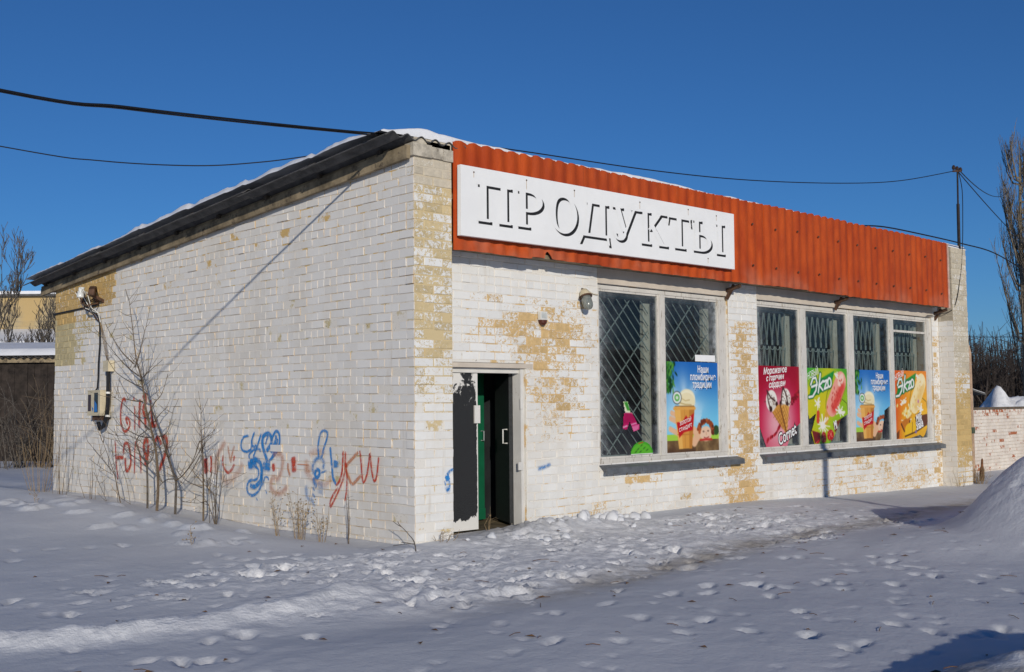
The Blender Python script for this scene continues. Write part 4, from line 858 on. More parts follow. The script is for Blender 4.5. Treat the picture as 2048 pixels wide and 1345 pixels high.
def red_poster():
    cv = Canvas(105, 140); U, V = cv.U, cv.V
    d = np.hypot((U - .5) * 1.1, (V - .70) * .85); cv.A = g3(sstep(d, .10, .66), (238, 170, 180), (196, 8, 52)); cv.fill(.75 * sstep(V, .55, .0), (150, 12, 34)); cv.fill(.5 * sstep(V, .7, 1.), (226, 110, 130))
    cv.ell(.71, .20, .075, .065, (190, 30, 66), soft=.3, al=.6)
    for i in range(60):
        t = rng.random(); cv.ell(.66 + .36 * t + rng.normal(0, .018), .50 - .20 * t + rng.normal(0, .016), .020, .014, [(150, 10, 26), (200, 30, 44), (120, 6, 20)][i % 3])
    for i in range(50):
        t = rng.random(); cv.ell(.52 - .34 * t, .70 + .24 * t + .03 * math.sin(t * 5), .020 * (1.2 - t), .014, [(170, 14, 30), (210, 40, 50), (130, 8, 22)][i % 3])
    for (a, b, c, d_) in ((.32, .42, .13, .13), (.66, .40, .12, .13)):
        cv.ell(a, b, c, d_, (244, 240, 230)); cv.ell(a + .05, b + .03, .06, .07, (225, 218, 205))
    for pts in ([(.22, .30), (.30, .38), (.40, .42)], [(.23, .33), (.24, .42), (.28, .50)], [(.60, .26), (.56, .36), (.55, .45)], [(.60, .26), (.67, .34), (.70, .44)]): cv.line(pts, .022, (60, 30, 22))
    cv.ell(.30, .52, .035, .035, (58, 28, 20)); cv.ell(.44, .46, .03, .03, (60, 30, 22)); cv.ell(.69, .46, .03, .03, (58, 28, 20)); cv.ell(.53, .46, .025, .04, (58, 28, 20))
    for i in range(50): cv.ell(rng.choice([.32, .66]) + rng.normal(0, .07), .41 + rng.normal(0, .05), .006, .006, (90, 50, 35))
    cv.poly([(.33, .56), (.45, .475), (.53, .46), (.67, .84)], (214, 150, 62)); cv.poly([(.53, .48), (.62, .465), (.74, .49), (.71, .62), (.67, .84)], (226, 166, 78)); cv.line([(.52, .47), (.58, .62), (.67, .84)], .024, (105, 58, 20))
    for i in range(7): cv.line([(.34 + .05 * i, .56 - .016 * i), (.56 + .03 * i, .76 - .02 * i)], .006, (160, 98, 34)); cv.line([(.36 + .05 * i, .62 + .03 * i), (.60 + .02 * i, .50 + .045 * i)], .006, (165, 104, 38))
    return cv
put = poster('poster', 7.079, 8.278, .735, 2.042, red_poster(), 'crimson poster of two waffle cones with cut lower corners',
    [(-.01, -.01), (1.01, -.01), (1.01, .70), (.97, .72), (.83, .77), (.79, .80), (.66, .995), (.22, 1.0), (.17, .97), (.0, .68), (-.01, .68)])
for b, u, v, sz, r_ in (('Мороженое', .14, .105, .140, 4), ('с горячим', .20, .185, .125, 5), ('сердцем', .26, .265, .135, 5)): put(b, sz, WINK, u, v, rot=R(r_), shear=.3, bold=.003, sx=.82)
put('Cornet', .26, DKINK, .47, .965, rot=R(20), shear=.25, bold=.022, sx=.72); put('Cornet', .26, WINK, .47, .965, rot=R(20), shear=.25, bold=.004, sx=.72, lift=.0012)
def milk_poster(kind):
    cv = Canvas(105, 140); U, V = cv.U, cv.V
    if kind == 'g':
        cv.A = g3(sstep(U + .4 * V + .5 * noise_uv(cv, 3, 401), .2, 1.1), (215, 205, 20), (150, 195, 25)); cv.fill(sstep(V + .6 * U, .38, .0), (60, 170, 50)); cv.fill(.8 * sstep(U - V, .55, .95), (60, 165, 45)); cv.fill(.8 * np.exp(-((U - .42) / .2) ** 2 - ((V - .5) / .25) ** 2), (232, 205, 25))
    else:
        cv.A = g3(sstep(V + .3 * U + .4 * noise_uv(cv, 3, 411), .1, 1.0), (240, 120, 15), (245, 190, 25)); cv.fill(.7 * sstep(U, .35, .0), (222, 78, 16)); cv.fill(.7 * np.exp(-((U - .6) / .3) ** 2 - ((V - .25) / .25) ** 2), (250, 200, 60))
    cv.poly([(.06, .36), (.10, .25), (.33, .14), (.68, .03), (.63, .16), (.60, .24), (.36, .31), (.16, .37)], (25, 140, 55)); cv.poly([(.28, .19), (.60, .08), (.56, .20), (.3, .28)], (75, 180, 60), soft=.05)
    SC = [[(.10, .215), (.15, .135), (.22, .125), (.25, .19), (.22, .29), (.14, .365), (.05, .375)], [(.12, .245), (.25, .215)], [(.335, .075), (.275, .315)], [(.40, .165), (.305, .225), (.385, .285)], [(.415, .175), (.495, .155), (.425, .27), (.515, .245)], [(.555 + .042 * math.cos(t), .185 + .058 * math.sin(t)) for t in np.linspace(0, 6.4, 14)]]
    for p_ in SC: cv.line(p_, .062, (12, 92, 40))
    for p_ in SC: cv.line(p_, .032, (250, 250, 246))
    cv.line([(.72, .20), (.60, .24), (.50, .30), (.46, .42), (.45, .52)], .008, (70, 80, 20)); cv.line([(.85, .40), (.98, .46), (1.0, .55)], .008, (70, 80, 20))
    c0, c1 = ((246, 170, 150), (226, 76, 62)) if kind == 'g' else ((252, 232, 176), (240, 205, 128))
    cv.line([(.50, .56), (.44, .68)], .11, (222, 165, 60))
    cv.line([(.60, .50), (.84, .17)], .27, c0); cv.line([(.66, .52), (.87, .24)], .13, c1, soft=.05); cv.ell(.84, .15, .10, .06, (250, 215, 195) if kind == 'g' else (250, 235, 190), -.9)
    for i in range(22):
        t = rng.random(); cv.ell(.60 + .25 * t + rng.normal(0, .05), .50 - .33 * t + rng.normal(0, .04), .016, .009, (205, 50, 42) if kind == 'g' else (236, 190, 110), rng.uniform(0, 3))
    W_ = (248, 244, 232)
    for cx, cy, n, rr in ((.80, .57, 16, .10), (.26, .46, 14, .085), (.36, .74, 26, .14), (.72, .09, 8, .05)):
        for i in range(n):
            t = rng.uniform(0, 6.28); L_ = rr * rng.uniform(.4, 1.1); cv.line([(cx, cy), (cx + L_ * math.cos(t), cy + L_ * .9 * math.sin(t))], .014, W_); cv.ell(cx + L_ * 1.15 * math.cos(t), cy + L_ * math.sin(t), .010, .010, W_)
        cv.ell(cx, cy, rr * .4, rr * .35, W_)
    if kind == 'g':
        for a, b, c in ((.22, .90, .075), (.38, .90, .058), (.55, .875, .082)):
            cv.ell(a, b, c, .075, (190, 22, 24)); 
            for i in range(16): cv.ell(a + rng.normal(0, c * .45), b + rng.normal(0, .035), .008, .006, (240, 150, 120))
        cv.line([(.26, .58), (.25, .68)], .07, (214, 70, 40)); cv.poly([(.10, .80), (.30, .84), (.26, .92), (.16, .97)], (120, 30, 26)); cv.poly([(.62, .72), (.82, .66), (.78, .78), (.66, .84)], (120, 52, 20))
        for i in range(14): cv.ell(rng.uniform(.2, .65), rng.uniform(.94, 1.0), .02, .014, [(130, 190, 40), (90, 160, 40)][i % 2])
    else:
        cv.poly([(.16, .76), (.30, .70), (.46, .68), (.42, .83), (.30, .90), (.22, .86)], (205, 120, 24)); cv.line([(.18, .78), (.26, .88), (.38, .88), (.44, .74)], .03, (90, 48, 12))
        cv.ell(.48, .88, .20, .12, (246, 196, 28)); cv.line([(.52, .76), (.50, .98)], .012, (110, 70, 10)); cv.poly([(.0, .92), (.12, .86), (.10, .98), (.0, 1.0)], (120, 66, 14)); cv.poly([(.30, .99), (.6, .90), (1., .84), (.95, .96), (.5, 1.)], (236, 176, 22)); cv.line([(.28, .96), (.62, .90), (.96, .80)], .02, (70, 40, 8))
        for i in range(26): cv.ell(.42 + rng.normal(0, .14), .60 + rng.normal(0, .07), .03, .02, [(250, 240, 190), (246, 226, 140)][i % 2], rng.uniform(0, 3))
        cv.ell(.72, .45, .022, .026, (200, 120, 170)); cv.ell(.62, .90, .03, .024, (130, 110, 180)); cv.poly([(.60, .68), (1.0, .64), (1.0, .80), (.66, .86)], (96, 44, 16))
    return cv
def txt_milk(put, full):
    put('НОВЫЙ', .155, WINK, .03, .155, rot=R(17), shear=.1, bold=.0, sx=.62)
    if full:
        put('Milk', .22, DKINK, .64, .77, rot=R(10), shear=.1, bold=.018, sx=.62); put('Milk', .22, WINK, .64, .77, rot=R(10), shear=.1, bold=.006, sx=.62, lift=.0012)
        put('Shake', .22, DKINK, .64, .875, rot=R(14), shear=.1, bold=.018, sx=.56); put('Shake', .22, WINK, .64, .875, rot=R(14), shear=.1, bold=.006, sx=.56, lift=.0012)
    else: put('Mi', .20, WINK, .65, .80, rot=R(16), shear=.1, bold=.006, sx=.5, lift=.0012)
put = poster('poster', 8.502, 9.798, .745, 2.030, milk_poster('g'), 'lime green poster of a strawberry ice lolly, torn away at the bottom',
    [(-.01, -.01), (1.01, -.01), (1.01, .60), (.97, .62), (.83, .66), (.78, .72), (.64, .90), (.50, 1.0), (.16, 1.0), (.08, .82), (.13, .73), (.20, .59), (.05, .66), (.02, .60), (-.01, .5)])
txt_milk(put, False)
put = poster('poster', 11.487, 12.760, .765, 2.030, milk_poster('o'), 'orange poster of a banana ice lolly in the rightmost pane',
    [(-.01, -.01), (1.01, -.01), (1.01, .72), (.98, .86), (.90, .96), (.84, .985), (.75, .95), (.6, .97), (.4, 1.0), (-.01, 1.01)])
txt_milk(put, True)
# other things stuck in the left window
o = MB().box((5.50, FY + .018, 2.075), (5.985, FY + .020, 2.17)).build('paper_note', SIGNWHITE); tag(o, 'blank white paper strip above the whole blue poster', 'paper')
cv = Canvas(40, 30); cv.A[:] = np.array((70, 165, 40)) / 255.
cv.ell(.5, 1.0, .46, .8, (95, 185, 45))
for a, b in ((.35, .6), (.5, .35), (.62, .55), (.75, .7), (.25, .8), (.45, .8)): cv.ell(a, b, .02, .07, (25, 60, 20), .5)
cv.line([(.38, .2), (.55, .12)], .06, (200, 60, 40)); cv.fill(sstep(cv.V, .93, .95), (240, 240, 235))
P = np.stack([4.02 + .48 * cv.U, np.full(cv.U.shape, FY + .0245), .965 - .185 * cv.V], -1); ins = cv.sd([(math.cos(t) * .5 + .5, 1 - .97 * math.sin(t)) for t in np.linspace(0, math.pi, 24)]) < 0
tag(link('fruit_sticker', gridmesh('fruit_sticker', P, cv.lin(), keep=ins[:-1, :-1]), PRINT), 'half-round green melon sticker at the bottom of the left pane', 'sticker')
cv = Canvas(30, 60); U, V = cv.U, cv.V; cv.A[:] = np.array((190, 20, 95)) / 255.
cv.fill(sstep(V, .40, .34), (235, 235, 205)); cv.poly([(.25, .02), (.42, .0), (.55, .30), (.40, .28)], (60, 150, 45)); cv.poly([(.30, .36), (.75, .40), (.80, .66), (.2, .70)], (170, 15, 80)); cv.line([(.2, .82), (.38, .78)], .03, (245, 240, 240)); cv.line([(.55, .75), (.85, .70)], .02, (250, 230, 240)); cv.poly([(.6, .8), (1., .74), (.95, .9), (.7, .99)], (225, 110, 160))
P = np.stack([3.80 + .42 * U, np.full(U.shape, FY + .0245), 1.50 - .42 * V], -1)
ins = np.minimum(np.minimum(cv.sd([(.20, .0), (.42, .0), (.55, .36), (.30, .38)]), cv.sd([(.22, .36), (.62, .34), (.95, .82), (.70, .98), (.50, .62), (.36, .90), (.16, .86)])), cv.sd([(.7, .8), (.98, .72), (.98, .88), (.8, .95)])) < 0
tag(link('figure_sticker', gridmesh('figure_sticker', P, cv.lin(), keep=ins[:-1, :-1]), PRINT), 'torn pink and green sticker scraps on the left pane', 'sticker')

# ------------------------------------------------------------------ things fixed to the walls
lampE = tag(empty('wall_lamp', (3.02, RC, 2.93)), 'grey glass jar lamp tilted off the wall beside the left window', 'lamp')
ax = Vector((-.10, -.42, -.90)).normalized(); Mx = Matrix.Translation((-.03, -.07, -.02)) @ ax.to_track_quat('Z', 'Y').to_matrix().to_4x4()
MB().lathe([(.045, -.03), (.060, 0), (.078, .05), (.080, .065)], 14, Mx).build('cap', CREAM, lampE, True)
def jar_mat():
    t = NT('dusty_jar_glass', .22, .6); t.b.inputs['Transmission Weight'].default_value = .35; t.b.inputs['Alpha'].default_value = 1
    return t.col(t.mix(t.ramp(t.noise(20., 5, .7), .3, .7), (.20, .22, .20), (.42, .44, .40)))
MB().lathe([(.066, .066), (.067, .12), (.066, .18), (.058, .215), (.04, .24), (.012, .250)], 16, Mx).build('glass_jar', jar_mat(), lampE, True)
MB().tube([(0, 0, .03), (-.01, -.03, .02), (-.03, -.06, -.01)], .016, 6).lathe([(.084, .058), (.088, .062), (.088, .074), (.084, .078)], 16, Mx).build('bracket', RUST, lampE)
MB().tube([(.02, -.012, .04), (.10, -.012, .01), (.2, -.014, -.02), (.30, -.014, -.03)], .005, 5).build('lead', CREAM, lampE)
sir = tag(empty('alarm_sounder', (2.25, RC - .014, 2.54)), 'small white alarm box with brown lower half between door and window', 'alarm')
MB().box((-.06, -.05, -.02), (.06, 0, .085)).build('housing', WHITEP, sir); MB().lathe([(.055, 0), (.052, -.035), (.03, -.06), (.005, -.066)], 12, Matrix.Translation((0, -.026, -.022))).build('dome', simple('brown_plastic', (.09, .025, .015), .4, .2, 20), sir)
for i in range(5): MB().box((-.045, -.052, .002 + i * .015), (.045, -.0503, .008 + i * .015)).build('vent_slot', STEEL, sir)
# meter box, junction box, insulator bracket on the left wall
mt = tag(empty('meter_box', (-.014, 7.80, 1.36)), 'cream electricity meter box with dark display hanging on the left wall', 'meter box')
MB().box((-.17, -.23, .02), (0, .23, .385)).box((-.178, -.238, .0), (.0, .238, .019)).box((-.176, -.236, .386), (0, .236, .40)).build('case', CREAM, mt)
MB().box((-.1725, .10, .07), (-.1705, .21, .33)).build('side_window', simple('maroon_film', (.05, .025, .03), .3, .2, 10), mt)
MB().box((-.1725, -.16, .05), (-.1705, -.02, .36)).build('display_window', simple('dark_display', (.02, .025, .03), .2, .2, 10), mt)
MB().add([(-.174, -.15, .06), (-.174, -.03, .06), (-.174, -.04, .24), (-.174, -.12, .18)], [(0, 1, 2, 3)]).add([(-.174, .03, .06), (-.174, .07, .15), (-.174, .005, .11)], [(0, 1, 2)]).build('blue_swoosh', simple('blue_print', (.03, .18, .50), .4, .1, 10), mt)
MB().box((-.12, -.20, -.075), (-.01, .16, -.002)).build('under_shadow', RUST, mt)  # dark block standing in for the shadow beneath the case
jb = tag(empty('junction_box', (-.014, 7.58, 2.05)), 'cream junction box with black conduit looping down to the meter box', 'junction box')
MB().box((-.10, -.13, 0), (0, .06, .17)).build('case', CREAM, jb)
MB().tube([(-.06, -.05, .0), (-.06, -.06, -.2), (-.06, -.05, -.5), (-.07, -.03, -.72), (-.08, .05, -.86), (-.09, .16, -.90), (-.09, .22, -.80)], .032, 8).build('conduit', BLACKCABLE, jb)
for zc in (-.32, -.68): MB().tube([(-.06, -.06, zc), (-.062, -.06, zc - .03)], .038, 8).build('clamp', WHITEP, jb)
ib = tag(empty('insulator_bracket', (0, 8.0, 3.30)), 'wooden bracket with white porcelain insulators under the far eave', 'insulators')
MB().bar((-.05, .18, .10), (-.28, -.28, .0), .09, .10).build('beam', RUST, ib); MB().bar((.0, -.10, -.12), (-.26, -.12, .0), .05, .05).build('strut', RUST, ib); MB().bar((.0, .1, -.16), (-.10, .1, .05), .05, .05).build('strut', RUST, ib)
for a, b, c in ((-.16, .42, .02), (-.22, .20, .0), (-.36, -.06, -.06)):
    q = MB().lathe([(.030, .10), (.036, .085), (.022, .065), (.024, .05), (.052, .03), (.056, -.02), (.050, -.035), (.02, -.03)], 12, Matrix.Translation((a, b, c + .02))).build('insulator', GLAZE, ib, True)
    MB().tube([(a, b, c - .02), (a + .01, b, c - .10), (a + .08, b - .03, c - .14), (-.06, b * .4, c - .08)], .011, 6).build('hook', RUST, q)
for i in range(9):
    y0, y1 = rng.uniform(-.12, .42), rng.uniform(-.10, .10)
    MB().tube([(-.2 - .1 * rng.random(), y0, rng.uniform(-.02, .08)), (-.18, y0 * .6, -.14 - .1 * rng.random()), (-.08, y1, -.26 - .1 * rng.random()), (-.03, y1 * .3 - .03, -.45)], .007, 5).build('wire', [BLACKCABLE, RUST, WHITEP][i % 3], ib)
MB().tube([(-.03, -.03, -.42), (-.03, -.05, -.8), (-.035, -.02, -1.1), (-.03, 0, -1.35), (-.04, 0, -1.5), (-.07, .02, -1.56)], .014, 6).build('riser_cable', BLACKCABLE, ib)
for k in range(3): MB().tube([(-.03, -.02, -.40), (-.03, -.16 - .05 * k, -.75), (-.03, -.30 - .03 * k, -1.05), (-.05, -.36, -1.22), (-.04, -.40, -1.12)], .004, 4).build('thin_wire', DRY, ib)
MB().tube([(-.02, .1, -.16), (-.02, .8, -.18), (-.02, 1.84, -.20)], .016, 6).build('horizontal_cable', BLACKCABLE, ib)
# overhead lines
def sag(a, b, d, n=24): a, b = Vector(a), Vector(b); return [a.lerp(b, t) - Vector((0, 0, d * 4 * t * (1 - t))) for t in np.linspace(0, 1, n)]
def wire(label, pts, r, name='overhead_wire', sides=5, cat='wire'): return tag(MB().tube(pts, r, sides).build(name, BLACKCABLE), label, cat, 'overhead wires')
def smooth(pts, n=8):
    P_ = [Vector(p) for p in pts]; out = []
    for i in range(len(P_) - 1):
        p0, p1, p2, p3 = P_[max(i - 1, 0)], P_[i], P_[i + 1], P_[min(i + 2, len(P_) - 1)]
        for t in np.linspace(0, 1, n, endpoint=False): out.append(.5 * ((2 * p1) + (-p0 + p2) * t + (2 * p0 - 5 * p1 + 4 * p2 - p3) * t * t + (-p0 + 3 * p1 - 3 * p2 + p3) * t ** 3))
    return out + [P_[-1]]
wire('thick twin black cable drooping from the near roof corner off to the left', smooth([(-12.5, -1.3, 4.6), (-8.5, -.95, 3.98), (-4.474, -.4, 3.983), (-3.366, -.2, 4.09), (-2.022, 0, 4.234), (-.74, .15, 4.377), (.02, .2, 4.47)]), .0105, 'overhead_cable', 6, 'cable')
wire('second strand of the thick cable slung just under it', smooth([(-12.5, -1.25, 4.55), (-8.5, -.93, 3.95), (-4.474, -.39, 3.972), (-3.366, -.19, 4.074), (-2.022, 0.01, 4.217), (-.74, .16, 4.362), (.0, .22, 4.44)]), .008, 'overhead_cable', 6, 'cable')
wire('thin wire curving from the left edge to behind the roof snow', smooth([(-6.5, 13, 6.9), (-1.263, 9, 5.697), (-.051, 8, 5.473), (1.093, 7, 5.393), (1.993, 6.5, 5.499), (2.654, 6, 5.622), (3.2, 5.7, 5.74)]), .010)
tag(MB().tube([(3.2, 5.7, 3.98), (3.2, 5.7, 5.80)], .03, 6).build('roof_standard', RUST), 'short iron standard rising from the middle of the roof', 'standard')
wire('thin wire sagging over the fascia to the roof mast', smooth([(-.006, .1, 4.462), (1.0, .1, 4.50), (1.828, .1, 4.543), (4.317, .1, 4.66), (6.608, .1, 4.838), (9.279, .1, 5.147), (11.422, .1, 5.478), (13.70, .07, 5.98)]), .008)
wire('black cable leaving the fascia end towards the right edge', smooth([(9.6, .03, 4.45), (10.457, -.05, 4.512), (11.969, -.08, 4.515), (13.543, -.08, 4.501), (14.928, -.08, 4.458), (16.504, -.08, 4.224), (20, -.1, 3.7)]), .012, 'overhead_cable', 6, 'cable')
mast = tag(empty('roof_mast', (13.70, .06, 4.40)), 'rusty service mast standing on the right pilaster', 'mast')
MB().tube([(0, 0, 0), (.02, 0, .92)], .030, 8).tube([(.02, 0, .90), (.045, 0, 1.62)], .017, 8).build('pipe', simple('sooty_steel', (.025, .020, .018), .7, .3, 14), mast)
MB().bar((-.14, 0, 1.55), (.20, 0, 1.60), .035, .035).build('crossarm', RUST, mast)
for k in (-.12, .03, .18): MB().lathe([(.02, 0), (.034, .02), (.034, .06), (.015, .09)], 10, Matrix.Translation((k, 0, 1.58))).build('insulator', simple('brown_glaze', (.05, .03, .02), .3, .2, 10), mast)
MB().tube(smooth([(.05, -.02, 1.55), (.16, -.03, 1.2), (.14, -.03, .6), (.04, -.05, .1), (-.12, -.06, -.5), (-.45, -.06, -1.15), (-.75, .12, -1.28), (-1.05, .2, -1.32)]), .008, 5).build('drop_lead', BLACKCABLE, mast)
wire('wire running level from the mast top to the right edge', sag((13.85, .06, 6.0), (52, 14.0, 12.9), .6), .012)
wire('wire falling from the mast top towards the poplar', sag((13.75, .06, 5.98), (40, 6.0, 5.6), .5), .010)
wire('low wire strung across the dark trees at the right', sag((24, 12, 4.1), (60, 12, 5.2), .35), .016); wire('lower thin wire across the trees behind the brick wall', sag((24, 12, 3.8), (60, 13, 4.4), .35), .010)
gp = tag(empty('gas_pipe', (14.10, .10, -.2)), 'beige gas riser pipe bending into the right end wall', 'pipe')
MB().tube([(0, 0, 0), (-.01, 0, 2.60), (-.03, .02, 2.74), (-.09, .05, 2.80), (-.26, .10, 2.81)], .036, 10).build('pipe', simple('beige_pipe', (.44, .30, .20), .6, .2, 8, c2=(.22, .10, .05), c2amt=.36), gp); MB().tube([(-.1, .0, 0), (-.11, 0, 1.8)], .012, 6).build('thin_rod', RUST, gp)
MB().lathe([(.05, 0), (.055, .02), (.055, .1), (.05, .12)], 10, Matrix.Translation((-.005, 0, 1.02))).build('valve', simple('green_valve', (.06, .08, .05), .6, .2, 8), gp)
post = tag(empty('pole', (3.55, -7.95, -.1)), 'slim steel pole whose shadow falls on the wall under the right window', 'pole')
MB().tube([(0, 0, 0), (0, 0, 3.62)], [.085, .075], 10).build('shaft', RUST, post); MB().lathe([(.11, 3.6), (.11, 3.66), (.02, 3.70)], 10).build('cap', RUST, post)
# shelves inside the doorway
sh = tag(empty('shop_shelf', (3.2, 2.7, 0)), 'pale shelving unit seen deep inside the open doorway', 'shelf')
SHM = simple('pale_shelf', (.50, .48, .42), .6, .1, 8)
for z in (.35, .75, 1.15, 1.5, 1.9): MB().box((0, 0, z), (1.3, .4, z + .035)).build('shelf', SHM, sh)
for a in (0, .64, 1.27): MB().box((a, .36, 0), (a + .03, .40, 2.1)).build('upright', SHM, sh)
# ------------------------------------------------------------------ plants against the left wall
SAP = [(0.022,[[(-0.45,5.35,0.2),(-0.45,5.37,0.42),(-0.45,5.405,0.659),(-0.45,5.392,0.714),(-0.45,5.603,0.788),(-0.45,5.696,0.868),(-0.45,5.791,0.975),(-0.45,5.732,1.072),(-0.45,5.552,1.142),(-0.45,5.463,1.197),(-0.45,5.496,1.305),(-0.45,5.678,1.359)],[(-0.45,5.405,0.659),(-0.45,5.245,0.758),(-0.45,5.175,0.867),(-0.45,5.367,0.929),(-0.45,5.609,1.033),(-0.45,5.918,1.083),(-0.45,6.234,1.078),(-0.45,6.593,1.116)],[(-0.45,5.405,0.659),(-0.45,5.663,0.746),(-0.45,5.911,0.807),(-0.45,6.23,0.939),(-0.45,6.496,1.174)]]),(0.03,[[(-0.5,4.972,0.224),(-0.5,4.947,0.415),(-0.5,4.997,0.702),(-0.5,5.059,0.911),(-0.5,5.21,1.174),(-0.5,5.395,1.468),(-0.5,5.459,1.658),(-0.5,5.554,1.85),(-0.5,5.65,2.016),(-0.5,5.75,2.147),(-0.5,5.818,2.307),(-0.5,5.907,2.599),(-0.5,6.031,2.968),(-0.5,6.084,3.081)],[(-0.5,5.57,1.929),(-0.5,5.811,2.035),(-0.5,6.091,2.174),(-0.5,6.484,2.409),(-0.5,6.873,2.637)],[(-0.5,5.684,2.053),(-0.5,5.53,2.189),(-0.5,5.382,2.5),(-0.5,5.338,2.603)],[(-0.5,5.521,1.857),(-0.5,5.216,1.969),(-0.5,4.773,2.127)],[(-0.5,5.717,2.103),(-0.5,6.012,2.279),(-0.5,6.386,2.537),(-0.5,6.632,2.75)],[(-0.5,5.21,1.174),(-0.5,5.633,1.36),(-0.5,6.073,1.554),(-0.5,6.432,1.67)],[(-0.5,5.302,1.334),(-0.5,5.102,1.547),(-0.5,4.904,1.664),(-0.5,4.74,1.938)],[(-0.5,5.457,1.765),(-0.5,5.71,1.84),(-0.5,6.169,1.995),(-0.5,6.478,2.224)],[(-0.5,5.427,1.563),(-0.5,5.7,1.579),(-0.5,5.949,1.609),(-0.5,6.203,1.625)],[(-0.5,5.149,1.068),(-0.5,5.445,1.077),(-0.5,5.75,1.141),(-0.5,6.096,1.234),(-0.5,6.292,1.359)]]),(0.028,[[(-0.4,4.64,0.236),(-0.4,4.63,0.424),(-0.4,4.687,0.539),(-0.4,4.859,0.755),(-0.4,4.946,0.871),(-0.4,5.183,1.172),(-0.4,5.363,1.373),(-0.4,5.517,1.563),(-0.4,5.642,1.743),(-0.4,5.8,1.939)],[(-0.4,4.645,0.489),(-0.4,4.442,0.574),(-0.4,4.126,0.777),(-0.4,3.922,0.959),(-0.4,3.823,1.161)],[(-0.4,4.673,0.513),(-0.4,4.882,0.491),(-0.4,5.107,0.389),(-0.4,5.279,0.261)],[(-0.4,4.975,0.883),(-0.4,4.748,0.81),(-0.4,4.639,0.904)],[(-0.4,5.123,1.079),(-0.4,4.896,1.149),(-0.4,4.734,1.465)],[(-0.4,5.273,1.279),(-0.4,5.072,1.386),(-0.4,4.818,1.492)]]),(0.02,[[(-0.35,3.956,0.113),(-0.35,3.969,0.358),(-0.35,3.993,0.599),(-0.35,4.018,0.889),(-0.35,4.07,1.064),(-0.35,4.094,1.279),(-0.35,4.107,1.475)],[(-0.35,4.047,0.85),(-0.35,4.265,0.647),(-0.35,4.51,0.459),(-0.35,4.697,0.371)],[(-0.35,4.07,1.035),(-0.35,4.268,0.804),(-0.35,4.471,0.64),(-0.35,4.764,0.478)],[(-0.35,4.0,0.424),(-0.35,4.202,0.502),(-0.35,4.387,0.583),(-0.35,4.472,0.649)],[(-0.35,4.05,1.025),(-0.35,3.873,1.096),(-0.35,3.679,1.185)],[(-0.35,4.018,0.88),(-0.35,3.871,0.99),(-0.35,3.62,1.1)]]),(0.015,[[(-0.35,3.625,0.077),(-0.35,3.644,0.327),(-0.35,3.632,0.565),(-0.35,3.611,0.728),(-0.35,3.618,0.928)],[(-0.35,3.638,0.327),(-0.35,3.745,0.417),(-0.35,3.864,0.517),(-0.35,3.944,0.61)],[(-0.35,3.637,0.251),(-0.35,3.744,0.322),(-0.35,3.862,0.383),(-0.35,3.961,0.436)],[(-0.35,3.628,0.309),(-0.35,3.516,0.447),(-0.35,3.406,0.622)],[(-0.35,3.789,0.123),(-0.35,3.841,0.288),(-0.35,3.882,0.449),(-0.35,3.944,0.601)],[(-0.35,3.627,0.233),(-0.35,3.82,0.236),(-0.35,4.057,0.222),(-0.35,4.464,0.219)]]),(0.012,[[(-0.35,6.398,0.219),(-0.35,6.599,0.401),(-0.35,6.736,0.567),(-0.35,7.086,0.947),(-0.35,7.481,1.296)],[(-0.35,6.495,0.221),(-0.35,6.667,0.469),(-0.35,6.741,0.753),(-0.35,6.782,1.01)],[(-0.35,6.735,0.552),(-0.35,7.076,0.656),(-0.35,7.466,0.836),(-0.35,7.758,0.964)],[(-0.35,6.683,0.483),(-0.35,6.972,0.587),(-0.35,7.356,0.706)],[(-0.35,6.079,0.215),(-0.35,6.21,0.39),(-0.35,6.375,0.565)],[(-0.35,6.826,0.226),(-0.35,7.101,0.335),(-0.35,7.279,0.503)]]),(0.01,[[(-0.3,-0.393,0.026),(-0.3,-0.36,0.069),(-0.3,-0.27,0.143),(-0.3,-0.163,0.207),(-0.3,-0.079,0.232),(-0.3,-0.002,0.263)],[(-0.3,-0.163,0.207),(-0.3,-0.146,0.247),(-0.3,-0.129,0.272)],[(-0.3,-0.36,0.058),(-0.3,-0.245,0.049),(-0.3,-0.12,0.028),(-0.3,-0.01,0.008)],[(-0.3,-0.352,0.053),(-0.3,-0.245,0.064),(-0.3,-0.179,0.059)]])]
SLAB = ['forked grey sapling left of the thickest one at the left wall', 'tallest sapling, leaning left across the red graffiti', 'grey sapling curving left beside the tallest one', 'straight thin sapling between the red letters and the red face',
        'low many-twigged sapling right of the straight one', 'spindly stems below the meter box', 'dry branch poking out at the near corner of the shop']
def jit(v, s): return Vector((v[0] + rng.normal(0, s), v[1] + rng.normal(0, s), v[2] + rng.normal(0, s)))
